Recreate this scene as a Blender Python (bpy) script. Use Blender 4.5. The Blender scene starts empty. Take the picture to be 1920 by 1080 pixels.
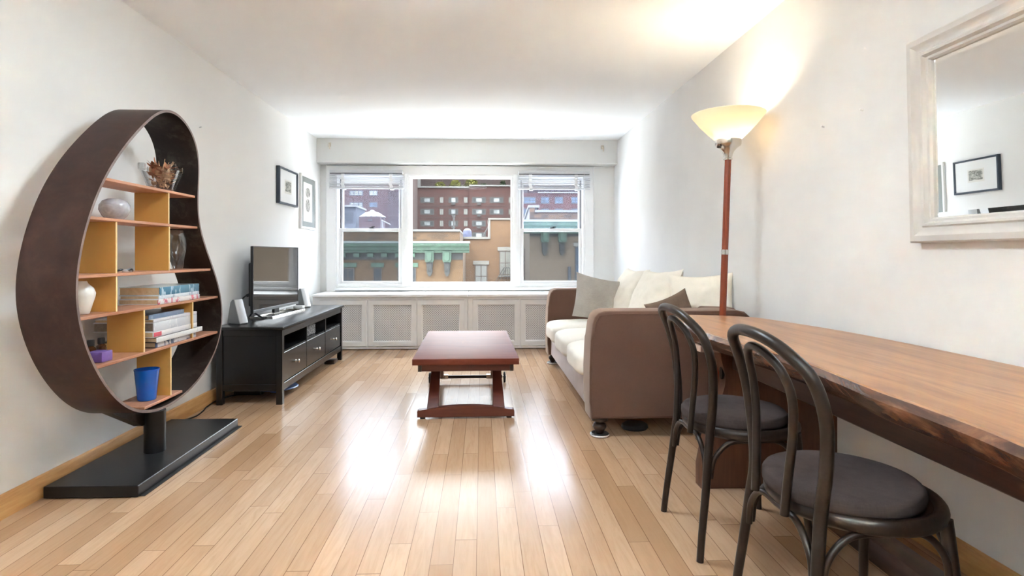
import bpy, bmesh, math, random
from mathutils import Vector, Matrix, noise

PI = math.pi
random.seed(7)
S = bpy.context.scene
COL = S.collection

# ------------------------------------------------------------------ camera
cd = bpy.data.cameras.new('camera')
cam = bpy.data.objects.new('camera', cd)
COL.objects.link(cam)
cam.location = (0, 0, 1.1)
cam.rotation_euler = (PI / 2, 0, math.radians(-2.15))
cd.sensor_width = 36
cd.lens = 1089.3 / 1920 * 36
cd.shift_x = (960 - 943.85) / 1920
cd.shift_y = -(540 - 476.7) / 1920
cd.clip_end = 500
cd.clip_start = 0.05
S.camera = cam

# ------------------------------------------------------------------ sky, sun, exposure
SKY = 15.5
w = bpy.data.worlds.new('sky')
S.world = w
w.use_nodes = True
wn = w.node_tree.nodes
wl = w.node_tree.links
bg = wn['Background']
bg.inputs['Strength'].default_value = SKY
tc = wn.new('ShaderNodeTexCoord')
sep = wn.new('ShaderNodeSeparateXYZ')
rmp = wn.new('ShaderNodeValToRGB')
# overcast: dim near the horizon, bright overhead
e = rmp.color_ramp.elements
e[0].position, e[0].color = 0.20, (0.27, 0.285, 0.31, 1)
e[1].position, e[1].color = 0.75, (0.94, 0.97, 1.0, 1)
k_ = e.new(0.42)
k_.color = (0.50, 0.52, 0.545, 1)
wl.new(tc.outputs['Generated'], sep.inputs[0])
wl.new(sep.outputs['Z'], rmp.inputs[0])
wl.new(rmp.outputs[0], bg.inputs['Color'])

sd = bpy.data.lights.new('sun', 'SUN')
sd.energy = 3.0
sd.angle = math.radians(1.5)
sd.color = (1.0, 0.95, 0.88)
sun = bpy.data.objects.new('sun', sd)
COL.objects.link(sun)
sun.location = (-20, -30, 40)
sun.rotation_euler = Vector((0.42, 0.80, -0.72)).to_track_quat('-Z', 'Y').to_euler()

S.view_settings.view_transform = 'Standard'
S.view_settings.look = 'None'
S.view_settings.exposure = 1.36
S.view_settings.gamma = 1.0
S.view_settings.use_curve_mapping = False
S.cycles.use_denoising = True
S.cycles.max_bounces = 14
S.cycles.diffuse_bounces = 8
S.cycles.glossy_bounces = 6
S.cycles.transparent_max_bounces = 24
S.cycles.sample_clamp_indirect = 0
S.cycles.blur_glossy = 0.5

# lamp powers (watts); rear lamps and dome are added fill light
LAMP_W = 3.5
REAR_FILL_W = 72
DOME_FILL_L = 13


# ------------------------------------------------------------------ helpers: geometry
def V(*a):
    return Vector(a)


def at(x, y, Y):
    """point of the place seen at photo position x, y on the vertical plane at distance Y"""
    th = math.radians(2.15)
    u = (x - 943.85) / 1089.3
    v = (y - 476.7) / 1089.3
    d = Vector((math.sin(th) + u * math.cos(th), math.cos(th) - u * math.sin(th), -v))
    p = d * (Y / d.y)
    return Vector((p.x, Y, p.z + 1.1))


def new():
    return bmesh.new()


def box(bm, lo, hi, bev=0.0, seg=2, mi=0, M=None):
    x0, y0, z0 = lo
    x1, y1, z1 = hi
    vs = [bm.verts.new((x, y, z)) for z in (z0, z1) for y in (y0, y1) for x in (x0, x1)]
    q = [(0, 1, 3, 2), (4, 6, 7, 5), (0, 4, 5, 1), (2, 3, 7, 6), (0, 2, 6, 4), (1, 5, 7, 3)]
    fs = [bm.faces.new([vs[i] for i in f]) for f in q]
    for f in fs:
        f.material_index = mi
    if bev > 0:
        es = list({e for f in fs for e in f.edges})
        r = bmesh.ops.bevel(bm, geom=es, offset=bev, segments=seg, affect='EDGES', profile=0.5)
        vs = list({v for f in r['faces'] for v in f.verts})
        allv = set(vs)
        for f in r['faces']:
            f.material_index = mi
            for e in f.edges:
                for g in e.link_faces:
                    for v in g.verts:
                        allv.add(v)
        vs = list(allv)
    if M is not None:
        for v in vs:
            v.co = M @ v.co
    return vs


def tube(bm, pts, r, n=12, closed=False, mi=0, sq=1.0, up=None):
    pts = [Vector(p) for p in pts]
    m = len(pts)
    rs = r if isinstance(r, (list, tuple)) else [r] * m
    T = []
    for i in range(m):
        if closed:
            t = pts[(i + 1) % m] - pts[i - 1]
        else:
            t = pts[min(i + 1, m - 1)] - pts[max(i - 1, 0)]
        T.append(t.normalized() if t.length > 1e-9 else Vector((0, 0, 1)))
    a = Vector(up) if up else (Vector((0, 0, 1)) if abs(T[0].z) < 0.9 else Vector((1, 0, 0)))
    N = (a - T[0] * a.dot(T[0])).normalized()
    rings = []
    for i in range(m):
        N = (N - T[i] * N.dot(T[i]))
        N = N.normalized() if N.length > 1e-9 else T[i].orthogonal().normalized()
        B = T[i].cross(N)
        ring = []
        for k in range(n):
            an = 2 * PI * k / n
            ring.append(bm.verts.new(pts[i] + N * (math.cos(an) * rs[i] * sq) + B * (math.sin(an) * rs[i])))
        rings.append(ring)
    fs = []
    for i in range(m if closed else m - 1):
        A, Bq = rings[i], rings[(i + 1) % m]
        for k in range(n):
            fs.append(bm.faces.new((A[k], A[(k + 1) % n], Bq[(k + 1) % n], Bq[k])))
    if not closed:
        fs.append(bm.faces.new(rings[0][::-1]))
        fs.append(bm.faces.new(rings[-1]))
    for f in fs:
        f.material_index = mi
    return fs


def lathe(bm, prof, c=(0, 0, 0), n=32, mi=0, M=None, sy=1.0):
    c = Vector(c)
    rings = []
    for r, z in prof:
        if r < 1e-6:
            v = bm.verts.new(c + Vector((0, 0, z)))
            rings.append([v])
        else:
            rings.append([bm.verts.new(c + Vector((r * math.cos(2 * PI * k / n), r * sy * math.sin(2 * PI * k / n), z)))
                          for k in range(n)])
    fs = []
    for A, B in zip(rings[:-1], rings[1:]):
        if len(A) == 1 and len(B) == 1:
            continue
        for k in range(n):
            k2 = (k + 1) % n
            if len(A) == 1:
                fs.append(bm.faces.new((A[0], B[k], B[k2])))
            elif len(B) == 1:
                fs.append(bm.faces.new((A[k], A[k2], B[0])))
            else:
                fs.append(bm.faces.new((A[k], A[k2], B[k2], B[k])))
    for f in fs:
        f.material_index = mi
    if M is not None:
        for ring in rings:
            for v in ring:
                v.co = M @ v.co
    return rings


def prism(bm, poly, fn, a, b, mi=0, bev=0.0, seg=2):
    """poly: 2-D outline; fn(u, v, h) -> point; extruded from h=a to h=b"""
    A = [bm.verts.new(fn(u, v, a)) for u, v in poly]
    B = [bm.verts.new(fn(u, v, b)) for u, v in poly]
    n = len(poly)
    fs = [bm.faces.new(A[::-1]), bm.faces.new(B)]
    caps = [fs[0], fs[1]]
    for i in range(n):
        fs.append(bm.faces.new((A[i], A[(i + 1) % n], B[(i + 1) % n], B[i])))
    for f in fs:
        f.material_index = mi
    if bev > 0:
        es = list({e for f in caps for e in f.edges})
        r = bmesh.ops.bevel(bm, geom=es, offset=bev, segments=seg, affect='EDGES', profile=0.5)
        for f in r['faces']:
            f.material_index = mi
    return fs


def sweep(bm, rect, prof, fn, mi=0):
    """mitred moulding round a rectangle; prof: closed list of (inset, height)"""
    u0, u1, v0, v1 = rect
    rings = []
    for su, sv in ((0, 0), (1, 0), (1, 1), (0, 1)):
        ring = []
        for d, h in prof:
            u = u0 + d if su == 0 else u1 - d
            v = v0 + d if sv == 0 else v1 - d
            ring.append(bm.verts.new(fn(u, v, h)))
        rings.append(ring)
    n = len(prof)
    for i in range(4):
        A, B = rings[i], rings[(i + 1) % 4]
        for k in range(n):
            f = bm.faces.new((A[k], A[(k + 1) % n], B[(k + 1) % n], B[k]))
            f.material_index = mi


def softbox(bm, lo, hi, p=5.0, n=12, crown=0.0, mi=0, wr=0.0, seed=0):
    lo, hi = Vector(lo), Vector(hi)
    c = (lo + hi) / 2
    h = (hi - lo) / 2
    b2 = bmesh.new()
    bmesh.ops.create_cube(b2, size=2)
    bmesh.ops.subdivide_edges(b2, edges=b2.edges[:], cuts=n, use_grid_fill=True)
    mp = {}
    for v in b2.verts:
        x, y, z = v.co
        k = (abs(x) ** p + abs(y) ** p + abs(z) ** p) ** (1 / p)
        q = Vector((x / k, y / k, z / k))
        o = Vector((c.x + q.x * h.x, c.y + q.y * h.y, c.z + q.z * h.z))
        if q.z > 0:
            o.z += crown * (1 - q.x ** 2) * (1 - q.y ** 2)
        if wr:
            o += Vector((1, 1, 1)) * wr * noise.noise(o * 7 + Vector((seed * 3.1, 0, 0)))
        mp[v] = bm.verts.new(o)
    for f in b2.faces:
        g = bm.faces.new([mp[v] for v in f.verts])
        g.material_index = mi
    b2.free()


def pillow(bm, wd, ht, t, seed=0, n=30, M=None, pinch=0.075, wr=0.012, mi=0):
    """square cushion with ears; plane x-z, thickness along y"""
    def pt(i, j, s):
        u = -1 + 2 * i / n
        v = -1 + 2 * j / n
        x = wd / 2 * u * (1 - pinch * (1 - v * v))
        z = ht / 2 * v * (1 - pinch * (1 - u * u))
        th = t / 2 * max(0.0, (1 - u * u) * (1 - v * v)) ** 0.42
        q = Vector((u * 2.2, v * 2.2, seed * 5.3 + s))
        dd = noise.noise(q) * 1.0 + 0.5 * noise.noise(q * 2.6)
        # creases run out to the corners
        k = abs(u * v)
        cr = math.sin((u - v) * 9 + seed) * k * 0.6
        th2 = th + (wr * dd + wr * 0.5 * cr) * (th / (t / 2)) ** 0.5 if t > 0 else th
        sag = -0.02 * ht * (1 - u * u) * (v > 0) * v
        return Vector((x, s * th2, z + sag))
    F = {}
    for i in range(n + 1):
        for j in range(n + 1):
            for s in (-1, 1):
                if i in (0, n) or j in (0, n):
                    if s == -1:
                        F[i, j, -1] = F[i, j, 1] = bm.verts.new(pt(i, j, 0))
                else:
                    F[i, j, s] = bm.verts.new(pt(i, j, s))
    for i in range(n):
        for j in range(n):
            for s in (-1, 1):
                q = [F[i, j, s], F[i + 1, j, s], F[i + 1, j + 1, s], F[i, j + 1, s]]
                if s == 1:
                    q = q[::-1]
                f = bm.faces.new(q)
                f.material_index = mi
    if M is not None:
        for v in set(F.values()):
            v.co = M @ v.co


def spline(P, k=6, closed=False):
    P = [Vector(p) for p in P]
    n = len(P)
    out = []
    rng = range(n) if closed else range(n - 1)
    for i in rng:
        if closed:
            a, b, c, d = P[i - 1], P[i], P[(i + 1) % n], P[(i + 2) % n]
        else:
            b, c = P[i], P[i + 1]
            a = P[i - 1] if i > 0 else b * 2 - c
            d = P[i + 2] if i + 2 < n else c * 2 - b
        for s in range(k):
            t = s / k
            out.append(0.5 * ((2 * b) + (c - a) * t + (2 * a - 5 * b + 4 * c - d) * t * t
                              + (3 * b - a - 3 * c + d) * t * t * t))
    if not closed:
        out.append(P[-1])
    return out


# ------------------------------------------------------------------ helpers: objects
def wloc(o):
    p = Vector((0, 0, 0))
    while o is not None:
        p += o.location
        o = o.parent
    return p


def obj(name, bm, m, parent=None, ang=35, local=False, kind=None, label=None):
    bmesh.ops.recalc_face_normals(bm, faces=bm.faces[:])
    off = Vector((0, 0, 0))
    if parent is not None:
        if not local:
            off = wloc(parent)
    elif not local:
        xs = [v.co for v in bm.verts]
        off = Vector((sum(v.x for v in xs) / len(xs), sum(v.y for v in xs) / len(xs), min(v.z for v in xs)))
    for v in bm.verts:
        v.co -= off
    me = bpy.data.meshes.new(name)
    bm.to_mesh(me)
    bm.free()
    for mm in (m if isinstance(m, (list, tuple)) else [m]):
        me.materials.append(mm)
    if ang:
        for p in me.polygons:
            p.use_smooth = True
        me.set_sharp_from_angle(angle=math.radians(ang))
    o = bpy.data.objects.new(name, me)
    COL.objects.link(o)
    if parent is not None:
        o.parent = parent
    elif not local:
        o.location = off
    if kind:
        o['kind'] = kind
    if label:
        o['label'] = label
    return o


def tag(o, label, cat, group=None):
    o['label'] = label
    o['category'] = cat
    if group:
        o['group'] = group
    return o


def thing(name, label, cat, loc, rz=0.0, group=None):
    o = bpy.data.objects.new(name, None)
    o.empty_display_size = 0.1
    COL.objects.link(o)
    o.location = loc
    o.rotation_euler = (0, 0, rz)
    return tag(o, label, cat, group)


def struct(name, bm, m, ang=35, label=None, cat=None):
    o = obj(name, bm, m, None, ang)
    o['kind'] = 'structure'
    if label:
        o['label'] = label
    if cat:
        o['category'] = cat
    return o


def copy_tree(o, parent=None):
    c = o.copy()
    COL.objects.link(c)
    if parent is not None:
        c.parent = parent
    for ch in list(o.children):
        copy_tree(ch, c)
    return c


# ------------------------------------------------------------------ helpers: materials
class NT:
    def __init__(s, name):
        s.m = bpy.data.materials.new(name)
        s.m.use_nodes = True
        s.t = s.m.node_tree
        s.n = s.t.nodes
        s.b = s.n['Principled BSDF']
        s.out = s.n['Material Output']

    def node(s, typ, **kw):
        x = s.n.new(typ)
        for k, v in kw.items():
            setattr(x, k, v)
        return x

    def link(s, a, b):
        s.t.links.new(a, b)

    def put(s, sock, v):
        if hasattr(v, 'is_output') or isinstance(v, bpy.types.NodeSocket):
            s.link(v, sock)
        else:
            sock.default_value = v

    def math(s, op, a, b=0.0, c=None):
        x = s.node('ShaderNodeMath', operation=op)
        s.put(x.inputs[0], a)
        s.put(x.inputs[1], b)
        if c is not None:
            s.put(x.inputs[2], c)
        return x.outputs[0]

    def coord(s, kind='Object', scale=(1, 1, 1), rot=(0, 0, 0), loc=(0, 0, 0)):
        t = s.node('ShaderNodeTexCoord')
        mp = s.node('ShaderNodeMapping')
        mp.inputs['Scale'].default_value = scale
        mp.inputs['Rotation'].default_value = rot
        mp.inputs['Location'].default_value = loc
        s.link(t.outputs[kind], mp.inputs[0])
        return mp.outputs[0]

    def noise(s, vec, scale=5, detail=3, rough=0.5, dist=0.0):
        x = s.node('ShaderNodeTexNoise')
        x.inputs['Scale'].default_value = scale
        x.inputs['Detail'].default_value = detail
        x.inputs['Roughness'].default_value = rough
        x.inputs['Distortion'].default_value = dist
        s.link(vec, x.inputs['Vector'])
        return x.outputs['Fac']

    def ramp(s, fac, stops):
        r = s.node('ShaderNodeValToRGB')
        e = r.color_ramp.elements
        while len(e) < len(stops):
            e.new(0.5)
        for i, (p, c) in enumerate(stops):
            e[i].position = p
            e[i].color = (c[0], c[1], c[2], 1)
        s.link(fac, r.inputs[0])
        return r.outputs[0]

    def mix(s, fac, a, b, typ='MIX'):
        x = s.node('ShaderNodeMix', data_type='RGBA', blend_type=typ)
        s.put(x.inputs[0], fac)
        for i, v in ((6, a), (7, b)):
            if isinstance(v, bpy.types.NodeSocket):
                s.link(v, x.inputs[i])
            else:
                x.inputs[i].default_value = (v[0], v[1], v[2], 1)
        return x.outputs[2]

    def bump(s, h, strength=0.2, dist=0.01):
        x = s.node('ShaderNodeBump')
        x.inputs['Strength'].default_value = strength
        x.inputs['Distance'].default_value = dist
        s.link(h, x.inputs['Height'])
        s.link(x.outputs[0], s.b.inputs['Normal'])

    def base(s, col, rough=0.5, spec=None, metal=None):
        if isinstance(col, bpy.types.NodeSocket):
            s.link(col, s.b.inputs['Base Color'])
        else:
            s.b.inputs['Base Color'].default_value = (*col, 1)
        if isinstance(rough, bpy.types.NodeSocket):
            s.link(rough, s.b.inputs['Roughness'])
        else:
            s.b.inputs['Roughness'].default_value = rough
        if spec is not None:
            s.b.inputs['Specular IOR Level'].default_value = spec
        if metal is not None:
            s.b.inputs['Metallic'].default_value = metal


def plain(name, col, rough=0.5, spec=0.5, metal=0.0, var=0.06, vs=6.0, bump=0.0, bs=200.0):
    k = NT(name)
    v = k.coord()
    nz = k.noise(v, vs, 3)
    lo = tuple(c * (1 - var) for c in col)
    hi = tuple(min(1, c * (1 + var)) for c in col)
    k.base(k.ramp(nz, [(0.3, lo), (0.7, hi)]), rough, spec, metal)
    if bump:
        k.bump(k.noise(v, bs, 2), bump, 0.002)
    return k.m


def wood(name, dark, mid, light, axis='Y', scale=1.0, rough=0.35, spec=0.5, bump=0.05, fine=60.0):
    k = NT(name)
    sc = {'X': (0.6, 7, 7), 'Y': (7, 0.6, 7), 'Z': (7, 7, 0.6)}[axis]
    v = k.coord(scale=tuple(c * scale for c in sc))
    a = k.noise(v, 2.2, 5, 0.6, 0.8)
    v2 = k.coord(scale=tuple(c * scale * (fine / 10) for c in sc))
    b = k.noise(v2, 3, 2, 0.5)
    f = k.math('ADD', k.math('MULTIPLY', a, 0.8), k.math('MULTIPLY', b, 0.2))
    k.base(k.ramp(f, [(0.30, dark), (0.5, mid), (0.70, light)]), rough, spec)
    if bump:
        k.bump(b, bump, 0.002)
    return k.m


def fabric(name, col, var=0.1, scale=500.0, bump=0.25, rough=0.95, sheen=0.0):
    k = NT(name)
    v = k.coord()
    big = k.noise(v, 5, 4, 0.6)
    v1 = k.coord(scale=(1, 1, 0.15))
    v2 = k.coord(scale=(0.15, 0.15, 1))
    wv = k.math('MULTIPLY', k.math('ADD', k.noise(v1, scale, 1), k.noise(v2, scale, 1)), 0.5)
    f = k.math('ADD', k.math('MULTIPLY', big, 0.6), k.math('MULTIPLY', wv, 0.4))
    lo = tuple(c * (1 - var) for c in col)
    hi = tuple(min(1, c * (1 + var)) for c in col)
    k.base(k.ramp(f, [(0.35, lo), (0.65, hi)]), rough, 0.15)
    if sheen:
        k.b.inputs['Sheen Weight'].default_value = sheen
        k.b.inputs['Sheen Tint'].default_value = (1.0, 0.82, 0.68, 1)
    k.bump(wv, bump, 0.001)
    return k.m


def glassy(name, tint=(1, 1, 1), refl=0.06, haze=0.0, hazecol=(1, 1, 1), rough=0.0, edge=0.5):
    """clear pane: transparency with a Fresnel reflection and optional dust film"""
    k = NT(name)
    k.n.remove(k.b)
    tr = k.node('ShaderNodeBsdfTransparent')
    tr.inputs[0].default_value = (*tint, 1)
    gl = k.node('ShaderNodeBsdfGlossy')
    gl.inputs['Roughness'].default_value = rough
    lw = k.node('ShaderNodeLayerWeight')
    lw.inputs[0].default_value = edge
    fac = k.math('MAXIMUM', k.math('MULTIPLY', k.math('POWER', lw.outputs['Facing'], 3.0), 0.8), refl)
    mx = k.node('ShaderNodeMixShader')
    k.link(fac, mx.inputs[0])
    k.link(tr.outputs[0], mx.inputs[1])
    k.link(gl.outputs[0], mx.inputs[2])
    last = mx.outputs[0]
    if haze:
        df = k.node('ShaderNodeBsdfDiffuse')
        df.inputs[0].default_value = (*hazecol, 1)
        tl = k.node('ShaderNodeBsdfTranslucent')
        tl.inputs[0].default_value = (*hazecol, 1)
        m1 = k.node('ShaderNodeMixShader')
        m1.inputs[0].default_value = 0.5
        k.link(df.outputs[0], m1.inputs[1])
        k.link(tl.outputs[0], m1.inputs[2])
        m2 = k.node('ShaderNodeMixShader')
        m2.inputs[0].default_value = haze
        k.link(last, m2.inputs[1])
        k.link(m1.outputs[0], m2.inputs[2])
        last = m2.outputs[0]
    k.link(last, k.out.inputs[0])
    return k.m


def brick(name, c1, c2, mortar, scale=1.0, bw=0.22, rh=0.075, rough=0.9, rot=0.0):
    """running bond on upright walls, read from x+y and z"""
    k = NT(name)
    t = k.node('ShaderNodeTexCoord')
    sp = k.node('ShaderNodeSeparateXYZ')
    k.link(t.outputs['Object'], sp.inputs[0])
    cb = k.node('ShaderNodeCombineXYZ')
    k.link(k.math('ADD', sp.outputs[0], sp.outputs[1]), cb.inputs[0])
    k.link(sp.outputs[2], cb.inputs[1])
    b = k.node('ShaderNodeTexBrick')
    k.link(cb.outputs[0], b.inputs['Vector'])
    c1, c2, mortar = (tuple(c * .131 for c in q) for q in (c1, c2, mortar))
    b.inputs['Color1'].default_value = (*c1, 1)
    b.inputs['Color2'].default_value = (*c2, 1)
    b.inputs['Mortar'].default_value = (*mortar, 1)
    b.inputs['Scale'].default_value = scale
    b.inputs['Brick Width'].default_value = bw
    b.inputs['Row Height'].default_value = rh
    b.inputs['Mortar Size'].default_value = 0.008
    v = k.coord()
    nz = k.noise(v, 0.5, 5, 0.6)
    col = k.mix(k.math('MULTIPLY', nz, 0.35), b.outputs['Color'], tuple(c * 0.55 for c in c1))
    k.base(col, rough, 0.2)
    return k.m


# floor: strip maple laid along y
def floor_material():
    k = NT('maple_strip_floor')
    W_, L_ = 0.0825, 0.95
    t = k.node('ShaderNodeTexCoord')
    sp = k.node('ShaderNodeSeparateXYZ')
    # the floor object's origin is moved to its middle: go back to room coordinates with Generated-free maths
    geo = k.node('ShaderNodeNewGeometry')
    k.link(geo.outputs['Position'], sp.inputs[0])
    xx = k.math('DIVIDE', k.math('ADD', sp.outputs[0], 0.018 + W_ * 40), W_)
    row = k.math('FLOOR', xx)
    fx = k.math('FRACT', xx)
    wn1 = k.node('ShaderNodeTexWhiteNoise', noise_dimensions='1D')
    k.link(row, wn1.inputs['W'])
    yy = k.math('DIVIDE', k.math('ADD', sp.outputs[1], k.math('MULTIPLY', wn1.outputs['Value'], 7.0)), L_)
    # uneven board lengths: shift by a per-row wobble
    wob = k.math('MULTIPLY', k.math('SINE', k.math('ADD', k.math('MULTIPLY', yy, 2.1), row)), 0.18)
    yy = k.math('ADD', k.math('ADD', yy, 20.0), wob)
    idx = k.math('FLOOR', yy)
    fy = k.math('FRACT', yy)
    cb = k.node('ShaderNodeCombineXYZ')
    k.link(row, cb.inputs[0])
    k.link(idx, cb.inputs[1])
    wn2 = k.node('ShaderNodeTexWhiteNoise', noise_dimensions='2D')
    k.link(cb.outputs[0], wn2.inputs['Vector'])
    rnd = wn2.outputs['Value']
    tone = k.ramp(rnd, [(0.0, (0.367, 0.218, 0.122)), (0.25, (0.433, 0.272, 0.164)), (0.6, (0.473, 0.308, 0.194)),
                        (0.85, (0.514, 0.345, 0.223)), (1.0, (0.417, 0.254, 0.148))])
    # grain
    mp = k.node('ShaderNodeMapping')
    mp.inputs['Scale'].default_value = (14, 1.2, 1)
    add = k.node('ShaderNodeVectorMath', operation='ADD')
    k.link(geo.outputs['Position'], add.inputs[0])
    k.link(wn2.outputs['Color'], add.inputs[1])
    k.link(add.outputs[0], mp.inputs[0])
    g = k.noise(mp.outputs[0], 3.0, 5, 0.6, 1.2)
    col = k.mix(k.math('MULTIPLY', k.math('SUBTRACT', g, 0.42), 1.2), tone, (0.30, 0.165, 0.080))
    mp2 = k.node('ShaderNodeMapping')
    mp2.inputs['Scale'].default_value = (9, 2.0, 1)
    k.link(geo.outputs['Position'], mp2.inputs[0])
    fl = k.noise(mp2.outputs[0], 2.2, 6, 0.7, 2.5)
    fleck = k.math('MULTIPLY', k.math('GREATER_THAN', fl, 0.69), 0.35)
    col = k.mix(fleck, col, (0.27, 0.14, 0.065))
    # seams
    ex = k.math('MINIMUM', fx, k.math('SUBTRACT', 1.0, fx))
    ey = k.math('MULTIPLY', k.math('MINIMUM', fy, k.math('SUBTRACT', 1.0, fy)), L_ / W_)
    e = k.math('MINIMUM', ex, ey)
    seam = k.math('LESS_THAN', e, 0.016)
    col = k.mix(k.math('MULTIPLY', seam, 0.75), col, (0.13, 0.06, 0.03))
    rg = k.math('ADD', 0.19, k.math('MULTIPLY', k.math('ADD', g, rnd), 0.035))
    k.base(col, rg, 0.20)
    hgt = k.math('SUBTRACT', k.math('MINIMUM', k.math('MULTIPLY', e, 10.0), 1.0), k.math('MULTIPLY', rnd, 0.3))
    k.bump(hgt, 0.12, 0.0012)
    return k.m


# ------------------------------------------------------------------ material library
M = {}
M['floor'] = floor_material()
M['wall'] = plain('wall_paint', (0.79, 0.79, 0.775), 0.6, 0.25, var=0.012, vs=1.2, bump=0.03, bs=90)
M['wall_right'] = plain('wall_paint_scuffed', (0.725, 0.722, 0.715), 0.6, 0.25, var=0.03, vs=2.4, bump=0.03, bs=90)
M['ceiling'] = plain('ceiling_paint', (0.925, 0.945, 0.96), 0.85, 0.1, var=0.008, vs=1)
M['beam'] = plain('beam_paint', (0.74, 0.74, 0.72), 0.6, 0.25, var=0.012, vs=1.4)
M['white'] = plain('gloss_white_paint', (0.84, 0.84, 0.84), 0.32, 0.5, var=0.012, vs=3)
M['cabwhite'] = plain('cabinet_white', (0.78, 0.78, 0.78), 0.4, 0.45, var=0.012, vs=3)
M['lattice'] = plain('lattice_white', (0.80, 0.80, 0.80), 0.5, 0.4, var=0.01)
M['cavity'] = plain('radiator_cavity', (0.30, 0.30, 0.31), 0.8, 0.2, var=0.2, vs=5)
M['blind'] = plain('blind_slats', (0.60, 0.605, 0.615), 0.45, 0.4, var=0.02)
M['tape'] = plain('blind_tape', (0.80, 0.80, 0.80), 0.85, 0.2, var=0.05, vs=40)
M['dark_strip'] = plain('dark_grey_strip', (0.10, 0.10, 0.11), 0.6, 0.3)
M['oak'] = wood('oak_baseboard', (0.42, 0.20, 0.06), (0.58, 0.31, 0.11), (0.70, 0.42, 0.18), 'Y', 1.2, 0.38)
M['pane'] = glassy('window_glass', (0.97, 0.985, 0.98), 0.002, 0.006)
M['pane_up'] = glassy('dusty_upper_glass', (0.86, 0.90, 0.97), 0.012, 0.018, (0.6, 0.68, 0.9))
M['screen'] = glassy('insect_screen', (0.54, 0.56, 0.59), 0.0, 0.035, (0.20, 0.20, 0.20))
M['steel_out'] = None
M['black_metal'] = plain('black_painted_steel', (0.007, 0.007, 0.008), 0.34, 0.5, var=0.3, vs=9, bump=0.05, bs=60)
M['black_wood'] = plain('black_brown_wood', (0.007, 0.007, 0.0075), 0.27, 0.6, var=0.25, vs=12, bump=0.03, bs=120)
M['black_in'] = plain('black_inside', (0.006, 0.006, 0.006), 0.6, 0.3)
M['black_plastic'] = plain('black_plastic', (0.010, 0.010, 0.011), 0.35, 0.5)
M['rubber'] = plain('black_rubber', (0.015, 0.015, 0.016), 0.6, 0.4)
M['screen_tv'] = plain('tv_glass', (0.010, 0.010, 0.011), 0.05, 1.0, var=0.05)
M['silver'] = plain('silver_plastic', (0.55, 0.56, 0.57), 0.35, 0.5, metal=0.4)
M['grey_plastic'] = plain('grey_plastic', (0.16, 0.165, 0.17), 0.45, 0.5)
M['chrome'] = plain('brushed_nickel', (0.72, 0.69, 0.64), 0.22, 0.5, metal=1.0)
M['cherry'] = wood('cherry_shelf', (0.36, 0.15, 0.08), (0.50, 0.24, 0.14), (0.60, 0.32, 0.20), 'Y', 1.5, 0.4)
M['ochre'] = plain('ochre_panel', (0.52, 0.27, 0.065), 0.55, 0.35, var=0.05, vs=2)
M['pale_edge'] = plain('pale_edge', (0.80, 0.58, 0.30), 0.6, 0.3, var=0.08, vs=60)  # paler front edge of the dividers
M['sofa'] = fabric('taupe_upholstery', (0.118, 0.064, 0.045), 0.08, 420, 0.2, 0.95, 0.35)
M['sofa_base_lit'] = fabric('taupe_upholstery_base_lit', (0.52, 0.47, 0.47), 0.08, 420, 0.2)  # same fabric as the sofa, lightened to paint daylight on the base front
M['cream'] = fabric('cream_cotton', (0.80, 0.75, 0.66), 0.05, 380, 0.22)
M['cream_seat'] = fabric('cream_seat_cotton', (0.81, 0.77, 0.70), 0.04, 380, 0.2)
M['linen'] = fabric('grey_linen', (0.40, 0.37, 0.335), 0.15, 300, 0.35)
M['brown_linen'] = fabric('brown_linen', (0.165, 0.115, 0.085), 0.14, 300, 0.35)
M['felt'] = fabric('brown_felt', (0.060, 0.046, 0.044), 0.22, 260, 0.3, 1.0)
M['dark_turned'] = plain('dark_turned_wood', (0.035, 0.02, 0.014), 0.28, 0.5, var=0.3)
M['mahogany'] = wood('mahogany_veneer', (0.125, 0.026, 0.014), (0.155, 0.036, 0.020), (0.185, 0.048, 0.027), 'X', 1.6, 0.52, 0.14, 0.0)
M['mahogany_dark'] = wood('mahogany_frame', (0.075, 0.016, 0.009), (0.105, 0.024, 0.013), (0.135, 0.034, 0.018), 'X', 1.6, 0.33, 0.5, 0.03)
M['lamp_wood'] = wood('reddish_pole', (0.15, 0.027, 0.010), (0.22, 0.040, 0.014), (0.27, 0.055, 0.019), 'Z', 2.0, 0.25)
M['trestle'] = wood('trestle_wood', (0.070, 0.026, 0.013), (0.11, 0.043, 0.021), (0.16, 0.066, 0.032), 'Z', 1.2, 0.38)
M['rail_wood'] = wood('rail_wood', (0.030, 0.013, 0.008), (0.052, 0.023, 0.013), (0.085, 0.038, 0.021), 'Y', 1.2, 0.36)
M['pale_block'] = wood('pale_block', (0.30, 0.19, 0.16), (0.40, 0.27, 0.23), (0.5, 0.36, 0.31), 'X', 2, 0.7)
M['mirror'] = None
M['mirror_frame'] = plain('cream_frame', (0.57, 0.55, 0.53), 0.42, 0.4, var=0.01, vs=8)
M['navy'] = plain('navy_frame', (0.036, 0.053, 0.078), 0.35, 0.5, var=0.15)
M['mat_white'] = plain('white_mount', (0.80, 0.81, 0.81), 0.7, 0.3, var=0.01)
M['mat_grey'] = plain('grey_green_mount', (0.24, 0.255, 0.245), 0.7, 0.3, var=0.04)
M['frame_white'] = plain('white_frame', (0.80, 0.80, 0.79), 0.4, 0.5, var=0.02)
M['paper'] = plain('old_paper', (0.74, 0.73, 0.69), 0.8, 0.2, var=0.03, vs=12)
M['pages'] = wood('book_pages', (0.42, 0.30, 0.18), (0.55, 0.41, 0.26), (0.64, 0.50, 0.34), 'Y', 1.0, 0.9, 0.1, 0.2, 300)
M['clear'] = glassy('clear_glass', (0.955, 0.965, 0.97), 0.10, 0.0, (0.9, 0.93, 0.95), 0.0, 0.55)
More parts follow.
